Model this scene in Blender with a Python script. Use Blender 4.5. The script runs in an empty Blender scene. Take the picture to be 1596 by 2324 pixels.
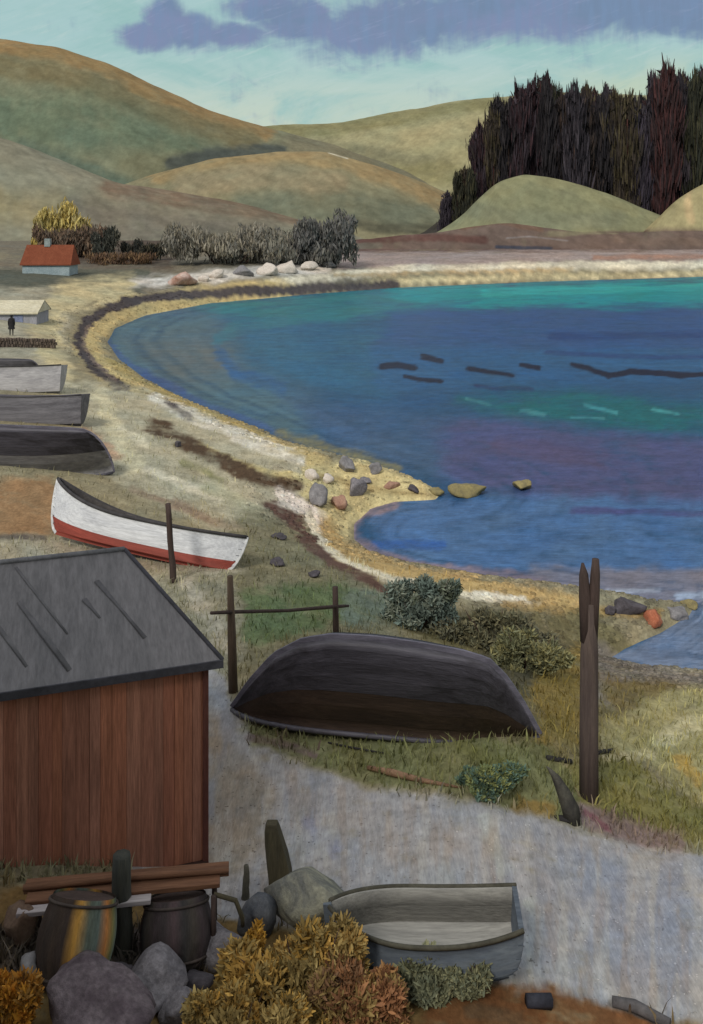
import bpy, bmesh, math, random
import numpy as np
from mathutils import Vector, Matrix, Euler, noise as mnoise
R = math.radians
scene = bpy.context.scene
random.seed(7)
rng = np.random.default_rng(7)

# ------------------------------------------------------------------ camera
H, F, CX, VH = 12.0, 2043.0, 798.0, 511.0      # eye height, focal length and horizon of a 1596 wide survey plate
cam_data = bpy.data.cameras.new('camera')
cam = bpy.data.objects.new('camera', cam_data)
scene.collection.objects.link(cam)
cam.location = (0, 0, H)
cam.rotation_euler = (R(90), 0, 0)
cam_data.sensor_fit = 'HORIZONTAL'
cam_data.sensor_width = 36
cam_data.lens = 36 * F / 1596
cam_data.shift_y = -(1162 - VH) / 1596
cam_data.clip_start = .1
cam_data.clip_end = 6000
scene.camera = cam
vs = scene.view_settings
vs.view_transform = 'Standard'
vs.look = 'None'
vs.gamma = 1
vs.exposure = 0.06

# ------------------------------------------------------------------ colour
def c(r, g=None, b=None):
    if g is None: r, g, b = r
    out = []
    for v in (r, g, b):
        v /= 255
        out.append(v / 12.92 if v <= .04045 else ((v + .055) / 1.055) ** 2.4)
    return tuple(out)

# ------------------------------------------------------------------ sky
SUN_EL, SUN_AZ = 42, 205
world = bpy.data.worlds.new('World')
scene.world = world
world.use_nodes = True
wt = world.node_tree
wt.nodes.clear()
def nd(t, kind, **kw):
    n = t.nodes.new(kind)
    for k, v in kw.items(): setattr(n, k, v)
    return n
def mth(t, op, a, b=None, clamp=False):
    n = nd(t, 'ShaderNodeMath', operation=op, use_clamp=clamp)
    for i, v in enumerate((a, b)):
        if v is None: continue
        if isinstance(v, (int, float)): n.inputs[i].default_value = v
        else: t.links.new(v, n.inputs[i])
    return n.outputs[0]
def smooth(t, v, lo, hi, a=0., b=1.):
    n = nd(t, 'ShaderNodeMapRange', interpolation_type='SMOOTHSTEP')
    t.links.new(v, n.inputs[0])
    for i, x in zip((1, 2, 3, 4), (lo, hi, a, b)): n.inputs[i].default_value = x
    return n.outputs[0]
def mixc(t, fac, a, b, blend='MIX'):
    n = nd(t, 'ShaderNodeMix', data_type='RGBA', blend_type=blend)
    for i, v in ((0, fac), (6, a), (7, b)):
        if isinstance(v, (int, float)): n.inputs[i].default_value = v
        elif isinstance(v, (tuple, list)): n.inputs[i].default_value = (*v[:3], 1)
        else: t.links.new(v, n.inputs[i])
    return n.outputs[2]
def comb(t, x, y, z=0.):
    n = nd(t, 'ShaderNodeCombineXYZ')
    for i, v in enumerate((x, y, z)):
        if isinstance(v, (int, float)): n.inputs[i].default_value = v
        else: t.links.new(v, n.inputs[i])
    return n.outputs[0]
def nz(t, vec, scale, detail=4, rough=.6, dist=0.):
    n = nd(t, 'ShaderNodeTexNoise')
    t.links.new(vec, n.inputs['Vector'])
    n.inputs['Scale'].default_value = scale
    n.inputs['Detail'].default_value = detail
    n.inputs['Roughness'].default_value = rough
    n.inputs['Distortion'].default_value = dist
    return n.outputs[0]

def build_world():
    t = wt
    tc = nd(t, 'ShaderNodeTexCoord')
    sp = nd(t, 'ShaderNodeSeparateXYZ')
    t.links.new(tc.outputs['Generated'], sp.inputs[0])
    yy = mth(t, 'MAXIMUM', mth(t, 'ABSOLUTE', sp.outputs[1]), .08)
    p = mth(t, 'DIVIDE', sp.outputs[0], yy)          # bearing
    q = mth(t, 'DIVIDE', sp.outputs[2], yy)          # slope above the horizon
    pq = comb(t, p, q)
    # brushy noises
    n1 = nz(t, comb(t, mth(t, 'MULTIPLY', p, 1.0), mth(t, 'MULTIPLY', q, 2.2)), 7, 5, .6, .6)
    tilt = comb(t, mth(t, 'ADD', mth(t, 'MULTIPLY', p, 5), mth(t, 'MULTIPLY', q, 9)),
                mth(t, 'SUBTRACT', mth(t, 'MULTIPLY', q, 60), mth(t, 'MULTIPLY', p, 22)))
    n2 = nz(t, tilt, 2.2, 6, .7, .3)
    n3 = nz(t, comb(t, mth(t, 'MULTIPLY', p, 60), mth(t, 'MULTIPLY', q, 9)), 1.6, 4, .6, .2)
    # clear sky
    sky = mixc(t, smooth(t, q, .09, .21), c(196, 207, 188), c(166, 198, 197))
    sky = mixc(t, mth(t, 'MULTIPLY', smooth(t, p, .12, .42), smooth(t, q, .21, .14)), sky, c(188, 202, 172))
    sky = mixc(t, smooth(t, n1, .42, .68), sky, c(152, 190, 186))
    sky = mixc(t, mth(t, 'MULTIPLY', smooth(t, n2, .5, .75), .55), sky, c(188, 207, 203))
    sky = mixc(t, mth(t, 'MULTIPLY', smooth(t, n2, .46, .25), .3), sky, c(134, 178, 176))
    # clouds
    dens = None
    def blob(u, v, ru, rv, amp=1.):
        nonlocal dens
        a = mth(t, 'DIVIDE', mth(t, 'SUBTRACT', p, (u - CX) / F), ru / F)
        b = mth(t, 'DIVIDE', mth(t, 'SUBTRACT', q, (VH - v) / F), rv / F)
        d = mth(t, 'SUBTRACT', 1.0, mth(t, 'SQRT', mth(t, 'ADD', mth(t, 'MULTIPLY', a, a), mth(t, 'MULTIPLY', b, b))))
        if amp != 1: d = mth(t, 'MULTIPLY', d, amp)
        dens = d if dens is None else mth(t, 'MAXIMUM', dens, d)
    for b in ((345, 84, 90, 42), (430, 72, 95, 52), (375, 40, 55, 60), (530, 78, 115, 36), (600, 20, 120, 40), (690, 50, 140, 70),
              (840, 60, 190, 92), (960, 50, 190, 72), (1120, 25, 220, 70), (1300, 20, 260, 74), (1520, 22, 300, 82), (1700, 20, 200, 80)):
        blob(*b)
    over = mth(t, 'SUBTRACT', mth(t, 'MULTIPLY', smooth(t, q, .25, .34), 1.3), .25)
    dens = mth(t, 'MAXIMUM', dens, over)
    wob = mth(t, 'MULTIPLY', mth(t, 'SUBTRACT', nz(t, comb(t, mth(t, 'MULTIPLY', p, 1.), mth(t, 'MULTIPLY', q, 1.6)), 14, 4, .62, .4), .5), 1.5)
    wob2 = mth(t, 'MULTIPLY', mth(t, 'SUBTRACT', n3, .5), .5)
    d2 = mth(t, 'ADD', mth(t, 'ADD', dens, wob), wob2)
    mask = smooth(t, d2, -.2, .5)
    cl = mixc(t, smooth(t, n1, .35, .65), c(108, 127, 158), c(124, 132, 168))
    cl = mixc(t, mth(t, 'MULTIPLY', smooth(t, n3, .4, .7), .6), cl, c(112, 136, 172))
    cl = mixc(t, mth(t, 'MULTIPLY', smooth(t, n2, .55, .75), .45), cl, c(160, 168, 200))
    up = smooth(t, q, .34, .7)
    cl = mixc(t, up, cl, (.62, .62, .62))
    col = mixc(t, mth(t, 'MULTIPLY', mask, .93), sky, cl)
    # daylight sky underneath
    st = nd(t, 'ShaderNodeTexSky', sky_type='NISHITA')
    st.sun_disc = False
    st.sun_elevation = R(SUN_EL)
    st.sun_rotation = R(SUN_AZ)
    painted = mixc(t, 1.0, col, (10, 10, 10), 'MULTIPLY')
    final = mixc(t, .93, st.outputs[0], painted)
    bg = nd(t, 'ShaderNodeBackground')
    bg.inputs[1].default_value = .1
    t.links.new(final, bg.inputs[0])
    out = nd(t, 'ShaderNodeOutputWorld')
    t.links.new(bg.outputs[0], out.inputs[0])
build_world()

sun_data = bpy.data.lights.new('sun', 'SUN')
sun_data.energy = 2.0
sun_data.angle = R(12)
sun_data.color = (1, .94, .85)
sun = bpy.data.objects.new('sun', sun_data)
scene.collection.objects.link(sun)
# azimuth clockwise from +Y, light comes from behind the viewer's left shoulder
az, el = R(SUN_AZ), R(SUN_EL)
sd = Vector((math.sin(az) * math.cos(el), math.cos(az) * math.cos(el), math.sin(el)))
sun.rotation_euler = sd.to_track_quat('Z', 'Y').to_euler()

# ------------------------------------------------------------------ numeric noise
def _hash(ix, iy, seed):
    h = (ix.astype(np.int64) * 374761393 + iy.astype(np.int64) * 668265263 + seed * 974634777) & 0xFFFFFFFF
    h = ((h ^ (h >> 13)) * 1274126177) & 0xFFFFFFFF
    return ((h ^ (h >> 16)) & 0xFFFF) / 65535.0
def vnoise(x, y, seed=0):
    ix, iy = np.floor(x), np.floor(y)
    fx, fy = x - ix, y - iy
    fx, fy = fx * fx * (3 - 2 * fx), fy * fy * (3 - 2 * fy)
    a, b = _hash(ix, iy, seed), _hash(ix + 1, iy, seed)
    d, e = _hash(ix, iy + 1, seed), _hash(ix + 1, iy + 1, seed)
    return (a + (b - a) * fx) * (1 - fy) + (d + (e - d) * fx) * fy
def fbm(x, y, seed=0, oct=4):
    s, a, tot = 0, 1, 0
    for i in range(oct):
        s = s + a * vnoise(x * 2 ** i, y * 2 ** i, seed + i * 17)
        tot += a; a *= .55
    return s / tot - .5
def sstep(x, lo, hi):
    t = np.clip((x - lo) / (hi - lo), 0, 1)
    return t * t * (3 - 2 * t)

# ------------------------------------------------------------------ terrain height
def at(u, v, z):
    """world point at height z on the sight line u, v of the survey plate"""
    Y = (H - z) * F / (v - VH)
    return ((u - CX) * Y / F, Y, z)
SHORE = [(2600, 612), (1900, 622), (1596, 628), (1200, 640), (900, 653), (700, 668), (480, 688), (330, 716), (262, 745), (245, 777), (270, 815),
         (330, 860), (430, 912), (560, 962), (680, 1015), (800, 1045), (900, 1072), (960, 1095), (1008, 1120), (990, 1137),
         (900, 1140), (842, 1155), (805, 1190), (805, 1225), (852, 1260), (950, 1290), (1100, 1312), (1250, 1326), (1400, 1346),
         (1500, 1366), (1584, 1376), (1570, 1400), (1500, 1442), (1420, 1476), (1385, 1496), (1450, 1511), (1530, 1516), (1620, 1530),
         (1800, 1560), (2600, 1640)]
shore_w = np.array([at(u, v, 0)[:2] for u, v in SHORE] + [(2500, 400.)])
def poly_sd(px, py, P):
    """signed distance, negative inside polygon P"""
    d2 = np.full(px.shape, 1e18); inside = np.zeros(px.shape, bool)
    n = len(P)
    for i in range(n):
        ax, ay = P[i]; bx, by = P[(i + 1) % n]
        ex, ey = bx - ax, by - ay
        L = ex * ex + ey * ey + 1e-12
        t = np.clip(((px - ax) * ex + (py - ay) * ey) / L, 0, 1)
        dx, dy = px - ax - t * ex, py - ay - t * ey
        d2 = np.minimum(d2, dx * dx + dy * dy)
        cond = ((ay > py) != (by > py)) & (px < (bx - ax) * (py - ay) / ((by - ay) if by != ay else 1e-12) + ax)
        inside ^= cond
    d = np.sqrt(d2)
    return np.where(inside, -d, d)
CTRL = [(460, 1950, 4.18), (800, 2324, 4.75), (100, 2324, 5.2), (1550, 2324, 4.3), (-500, 2000, 4.7), (1300, 1820, 4.05), (860, 1660, 4.2),
        (1235, 1695, 4.1), (545, 1570, 3.95), (385, 1310, 3.0), (763, 1440, 3.4), (300, 1290, 2.9), (20, 1215, 3.2), (100, 1090, 3.2),
        (100, 970, 2.9), (60, 890, 2.7), (40, 760, 2.6), (40, 690, 3.0), (100, 620, 4.2), (-500, 1000, 3.6), (-500, 650, 4.4), (400, 640, 3),
        (640, 1240, 2.7), (650, 1130, 2.3), (450, 1010, 2.3), (250, 890, 2.4), (1000, 1450, 2.8), (1200, 1500, 2.7), (1450, 1640, 2.7),
        (1596, 1740, 2.8), (1800, 1750, 2.8), (1620, 1950, 3.8), (1200, 580, 5.2), (800, 590, 4.6), (1550, 575, 5.2), (2200, 580, 5.2),
        (500, 600, 4.8), (1300, 1420, 2.0), (1480, 1400, 1.6)]
cp = np.array([at(*p) for p in CTRL] + [(-3, -4, 6.5), (3, -4, 6.2), (0, 3, 5.8), (-200, 600, 9), (250, 600, 9), (-500, 600, 9), (700, 600, 9)])
def _rb(x, y):
    yy = np.maximum(y + 6, 1.)
    return x / yy * 2.2, np.log(yy)
_ca, _cb = _rb(cp[:, 0], cp[:, 1])
_K = np.sqrt((_ca[:, None] - _ca[None]) ** 2 + (_cb[:, None] - _cb[None]) ** 2 + .02)
_W = np.linalg.solve(_K + np.eye(len(cp)) * 1e-3, cp[:, 2] - 4)
def ground_z(x, y, detail=True):
    x = np.asarray(x, float); y = np.asarray(y, float)
    a, b = _rb(x, y)
    z = np.full(x.shape, 4.0)
    for i in range(len(cp)):
        z = z + _W[i] * np.sqrt((a - _ca[i]) ** 2 + (b - _cb[i]) ** 2 + .02)
    d = poly_sd(x, y, shore_w)
    w = 3.2 + .02 * np.maximum(y, 0)
    land = np.maximum(z, .5) * (1 - np.exp(-np.maximum(d, 0) / w * 1.15))
    # low eroded bank above the beach
    out = np.where(d > 0, land, -np.minimum(-d * .22, 3))
    if detail:
        amp = .05 + .0012 * np.maximum(y, 0)
        out = out + np.where(d > .5, 1, .15) * amp * (fbm(x / 2.3, y / 2.3, 3) * 1.3 + fbm(x / .5, y / .5, 9, 3) * .35)
    return out
def hit(u, v):
    """where the sight line u, v meets the ground"""
    Y = np.concatenate([np.linspace(4, 60, 1400), np.geomspace(60.1, 500, 1600)])
    X = (u - CX) * Y / F
    Z = H - (v - VH) * Y / F
    g = ground_z(X, Y)
    k = int(np.argmax(g >= Z))
    return Vector((X[k], Y[k], g[k]))
def gz(x, y): return float(ground_z(np.array([x]), np.array([y]))[0])

# ------------------------------------------------------------------ ground colours (albedo map drawn on the land)
def chart(x, y, z):
    yy = np.maximum(y, 2.)
    return CX + F * x / yy, VH + F * (H - z) / yy
def line_d(px, py, P):
    d2 = np.full(px.shape, 1e18)
    for (ax, ay), (bx, by) in zip(P[:-1], P[1:]):
        ex, ey = bx - ax, by - ay
        t = np.clip(((px - ax) * ex + (py - ay) * ey) / (ex * ex + ey * ey + 1e-9), 0, 1)
        d2 = np.minimum(d2, (px - ax - t * ex) ** 2 + (py - ay - t * ey) ** 2)
    return np.sqrt(d2)
def colour_map(x, y, z, base, feats, warp=1., grain=.16, sd=None, streak=None, sat=1., diag=0.):
    u, v = chart(x, y, z)
    ly = np.log(np.maximum(y, 2.)) * 700
    wu = u + warp * (fbm(u / 60, ly / 26, 21) * 50 + fbm(u / 14, ly / 8, 22, 3) * 16)
    wv = v + warp * (fbm(u / 55, ly / 30, 23) * 26 + fbm(u / 12, ly / 8, 24, 3) * 10)
    col = np.empty(u.shape + (3,)); col[:] = c(base)
    br = fbm(u / 40, ly / 7, 31, 4)
    br2 = fbm(u / 9, ly / 30, 33, 3)
    sh = None
    if sd is not None:      # strokes that run along the shore
        dn = np.sign(sd) * np.log1p(np.abs(sd) * 40 / np.maximum(y, 8)) * 9
        sh = fbm(dn + fbm(u / 70, ly / 60, 71, 2) * 1.2, (u + ly * .6) / 130, 73, 3)
    for kind, pts, w, rgb, al in feats:
        P = np.array(pts, float)
        pad = w * 2 + 60
        m = (u > P[:, 0].min() - pad) & (u < P[:, 0].max() + pad) & (v > P[:, 1].min() - pad) & (v < P[:, 1].max() + pad)
        if not m.any(): continue
        q = min(1., w / (14 if kind == 'P' else 25))
        cu, cv = u[m] + (wu[m] - u[m]) * q, v[m] + (wv[m] - v[m]) * q
        if kind == 'P': k = sstep(-poly_sd(cu, cv, P), -w, w)
        else: k = sstep(1 - line_d(cu, cv, P) / w, 0, .7)
        k = np.clip(k * al * (1.1 + br[m] * 1.1 + br2[m] * .5 + (sh[m] * 1.2 if sh is not None else 0)), 0, 1)[:, None]
        col[m] = col[m] * (1 - k) + np.array(c(rgb)) * k
    if sh is not None:
        col *= (1 + sh * .75 * np.exp(-np.abs(sd) / (np.maximum(y, 8) * .12)))[..., None]
    if streak is not None:
        k1 = sstep(fbm(u / 26, ly / 90, 81, 4), .0, .22)[:, None] * streak[:, None] * .5
        col = col * (1 - k1) + np.array(c(176, 172, 164)) * k1
        k2 = sstep(fbm(u / 34, ly / 110, 83, 4), .03, .2)[:, None] * streak[:, None] * .38
        col = col * (1 - k2) + np.array(c(132, 138, 154)) * k2
        k3 = sstep(fbm(u / 20, ly / 70, 85, 4), .06, .22)[:, None] * streak[:, None] * .34
        col = col * (1 - k3) + np.array(c(150, 132, 114)) * k3
    g = 1 + grain * 2.2 * fbm(u / 22, ly / 6, 41, 4) + grain * 1.3 * fbm(u / 5, ly / 5, 43, 2)
    col *= np.clip(g, .5, 1.6)[..., None]
    hue = fbm(u / 80, ly / 40, 51, 3)
    col[..., 0] *= 1 + hue * .22
    col[..., 2] *= 1 - hue * .22
    if diag:
        col *= (1 + diag * fbm((u + v * 1.6) / 42, (v - u * .35) / 7, 91, 4) + diag * .6 * fbm((u - v) / 12, (v + u * .5) / 40, 93, 3))[..., None]
    if sat != 1:
        lum = (col @ np.array([.3, .5, .2]))[..., None]
        col = lum + (col - lum) * sat
    return np.clip(col, .004, .9)

GROUND = [
 ('P', [(-900, 480), (830, 480), (830, 640), (350, 690), (-900, 720)], 12, (112, 106, 92), 1),
 ('P', [(90, 490), (400, 500), (400, 605), (90, 600)], 14, (84, 72, 62), .9),
 ('P', [(-900, 616), (340, 612), (330, 660), (150, 662), (-900, 668)], 8, (86, 88, 76), 1.3),
 ('S', [(300, 640), (420, 632), (560, 622), (750, 605)], 20, (198, 192, 182), .8),
 ('P', [(800, 470), (2400, 470), (2400, 572), (800, 582)], 10, (100, 80, 73), 1),
 ('S', [(810, 548), (1000, 540), (1150, 548)], 16, (92, 62, 55), .8),
 ('S', [(1150, 560), (1250, 562)], 8, (62, 64, 76), .8),
 ('S', [(1400, 545), (1600, 545)], 20, (108, 85, 70), .7),
 ('P', [(770, 572), (2400, 562), (2400, 602), (770, 612)], 6, (150, 135, 130), 1),
 ('S', [(1350, 584), (1700, 580)], 9, (156, 120, 102), .8),
 ('S', [(620, 640), (900, 612), (1250, 602), (2000, 599)], 13, (206, 198, 174), .95),
 ('S', [(620, 662), (900, 640), (1250, 627), (2000, 616)], 9, (196, 180, 136), .9),
 ('S', [(760, 625), (1000, 618), (1300, 612)], 6, (172, 150, 110), .8),
 ('P', [(-900, 660), (170, 655), (150, 760), (160, 880), (-900, 900)], 14, (156, 151, 130), 1),
 ('S', [(280, 655), (160, 668), (100, 720), (120, 800), (140, 890)], 46, (186, 174, 132), 1),
 ('S', [(640, 660), (450, 678), (300, 700), (212, 742), (200, 790), (245, 850), (330, 900), (450, 952), (600, 1010), (720, 1055)], 40, (188, 168, 112), 1),
 ('S', [(250, 820), (330, 872), (450, 930), (600, 985)], 12, (170, 150, 90), .7),
 ('S', [(900, 648), (700, 655), (520, 665), (350, 675), (250, 697), (192, 732), (180, 775), (208, 835), (285, 888)], 15, (74, 68, 69), 1.6),
 ('S', [(900, 648), (700, 655), (520, 663), (400, 672)], 14, (80, 74, 74), 1.4),
 ('S', [(200, 740), (190, 780), (220, 830), (260, 862)], 7, (120, 105, 95), .8),
 ('P', [(120, 860), (330, 890), (720, 1080), (640, 1200), (560, 1240), (250, 1090), (180, 1000)], 16, (170, 164, 138), 1),
 ('S', [(320, 1060), (420, 1100), (500, 1130)], 14, (206, 198, 172), .8),
 ('S', [(260, 960), (330, 1010)], 16, (208, 200, 170), .8),
 ('S', [(300, 1110), (400, 1150), (470, 1170)], 12, (142, 122, 100), .7),
 ('S', [(560, 1190), (600, 1170), (640, 1150)], 18, (196, 192, 180), .8),
 ('S', [(420, 1050), (500, 1090)], 12, (140, 140, 100), .8),
 ('S', [(350, 905), (500, 970), (680, 1045)], 20, (210, 206, 190), .95),
 ('S', [(450, 1010), (560, 1060), (690, 1090)], 12, (205, 190, 130), .8),
 ('S', [(230, 900), (270, 1000), (310, 1060)], 26, (205, 196, 158), .7),
 ('S', [(190, 980), (260, 1030)], 20, (176, 138, 108), .7),
 ('S', [(345, 965), (420, 1005), (540, 1065), (670, 1108)], 24, (86, 68, 50), 1),
 ('S', [(380, 915), (430, 945)], 12, (96, 90, 88), .8),
 ('S', [(480, 1100), (560, 1150), (600, 1180)], 26, (176, 172, 140), .8),
 ('S', [(400, 1140), (480, 1185), (560, 1195)], 16, (150, 128, 105), .7),
 ('P', [(690, 1062), (800, 1042), (960, 1092), (1020, 1130), (900, 1142), (800, 1190), (800, 1235), (740, 1205), (690, 1140)], 10, (198, 184, 130), 1),
 ('S', [(640, 1125), (690, 1150), (730, 1190)], 26, (222, 210, 196), .9),
 ('S', [(720, 1080), (860, 1110), (980, 1125)], 12, (150, 132, 86), .7),
 ('P', [(540, 1170), (640, 1150), (700, 1250), (870, 1350), (900, 1440), (480, 1560), (470, 1300)], 16, (122, 118, 92), 1),
 ('P', [(540, 1345), (780, 1325), (870, 1400), (700, 1430), (550, 1470)], 16, (96, 112, 76), .95),
 ('P', [(780, 1350), (880, 1340), (900, 1420), (780, 1420)], 14, (108, 122, 108), .8),
 ('S', [(620, 1150), (668, 1178), (696, 1225), (745, 1268), (850, 1322), (900, 1350)], 21, (98, 74, 64), 1),
 ('S', [(748, 1195), (775, 1248), (850, 1282), (1000, 1315), (1150, 1340), (1330, 1372)], 30, (186, 158, 100), 1),
 ('S', [(700, 1170), (738, 1240), (800, 1280), (900, 1318), (1080, 1352), (1220, 1378)], 12, (216, 208, 182), .95),
 ('S', [(1080, 1345), (1190, 1362)], 9, (222, 216, 196), .95),
 ('S', [(1150, 1375), (1330, 1392), (1500, 1390)], 16, (160, 132, 76), .9),
 ('P', [(-900, 1080), (115, 1085), (150, 1212), (-900, 1230)], 16, (150, 116, 78), 1),
 ('P', [(-900, 1225), (140, 1215), (560, 1290), (480, 1330), (-900, 1300)], 14, (158, 152, 130), 1),
 ('S', [(-50, 1215), (100, 1220)], 10, (95, 88, 80), .8),
 ('P', [(370, 1300), (520, 1310), (560, 1500), (480, 1560), (330, 1330)], 16, (140, 137, 116), 1),
 ('S', [(420, 1320), (480, 1400), (510, 1470)], 22, (164, 158, 140), .8),
 ('P', [(880, 1400), (1350, 1385), (1480, 1500), (1330, 1720), (1200, 1700), (1000, 1500)], 20, (114, 107, 74), 1),
 ('P', [(1040, 1390), (1180, 1400), (1300, 1480), (1180, 1600), (1080, 1480)], 20, (86, 84, 66), .9),
 ('P', [(1210, 1540), (1330, 1450), (1340, 1690), (1230, 1690)], 18, (132, 114, 58), .95),
 ('P', [(1340, 1440), (1400, 1480), (1500, 1520), (1700, 1540), (1420, 1610), (1350, 1600)], 14, (122, 114, 102), .9),
 ('P', [(1370, 1560), (1500, 1540), (1560, 1560), (1400, 1640)], 14, (120, 106, 66), .9),
 ('P', [(1350, 1660), (1450, 1600), (1560, 1560), (2200, 1560), (2200, 1860), (1560, 1830), (1480, 1730), (1380, 1720)], 14, (158, 151, 104), 1),
 ('S', [(1500, 1680), (1580, 1640)], 30, (196, 190, 150), .7),
 ('S', [(1540, 1720), (1590, 1780)], 20, (178, 150, 74), .8),
 ('S', [(1370, 1720), (1480, 1715)], 14, (192, 180, 140), .6),
 ('P', [(500, 1640), (860, 1650), (1240, 1690), (1350, 1800), (1290, 1865), (1060, 1802), (860, 1780), (700, 1730), (540, 1690)], 14, (118, 120, 80), 1),
 ('S', [(560, 1672), (660, 1695), (720, 1712)], 14, (116, 96, 94), .95),
 ('S', [(1050, 1690), (1160, 1740)], 30, (112, 114, 66), .8),
 ('S', [(1170, 1830), (1240, 1840)], 26, (142, 120, 62), .85),
 ('P', [(1300, 1720), (1440, 1730), (1560, 1830), (2200, 1850), (2200, 1960), (1480, 1915), (1320, 1830)], 16, (122, 118, 66), 1),
 ('S', [(1320, 1850), (1430, 1895), (1540, 1920)], 36, (136, 118, 114), .9),
 ('S', [(1330, 1845), (1380, 1880)], 12, (128, 84, 92), .7),
 ('P', [(455, 1480), (510, 1540), (535, 1620), (580, 1700), (700, 1742), (860, 1795), (1060, 1822), (1200, 1850), (1330, 1890), (1500, 1935), (2200, 1990), (2200, 2420), (1520, 2330), (1300, 2270), (1100, 2225),
        (700, 2110), (480, 2080), (300, 2000), (300, 1700)], 16, (156, 155, 157), 1),
 ('P', [(470, 1590), (540, 1700), (640, 1800), (560, 1990), (465, 1990)], 24, (146, 136, 122), .85),
 ('P', [(1290, 1930), (1700, 1970), (1700, 2240), (1400, 2230), (1320, 2100)], 40, (140, 144, 156), .7),
 ('S', [(700, 1860), (760, 1930)], 24, (140, 142, 160), .7),
 ('S', [(1100, 1860), (1150, 1980)], 22, (168, 170, 166), .7),
 ('S', [(1200, 2060), (1220, 2230)], 30, (170, 172, 166), .7),
 ('S', [(1170, 2250), (1320, 2265)], 18, (140, 162, 176), .8),
 ('P', [(-400, 2030), (300, 2010), (520, 2090), (800, 2150), (1080, 2225), (1240, 2235), (1480, 2310), (1700, 2340), (1800, 2800), (-400, 2800)], 14, (122, 98, 56), 1),
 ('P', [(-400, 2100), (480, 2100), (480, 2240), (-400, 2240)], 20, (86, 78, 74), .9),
 ('P', [(1060, 2220), (1250, 2236), (1480, 2312), (1560, 2500), (900, 2500), (960, 2280)], 14, (122, 80, 44), 1),
 ('S', [(1080, 2290), (1180, 2320)], 26, (108, 84, 58), .7),
 ('S', [(520, 2230), (760, 2300)], 60, (140, 112, 48), .7),
 ('S', [(1390, 2275), (1500, 2320)], 12, (88, 80, 76), .9),
]
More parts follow.
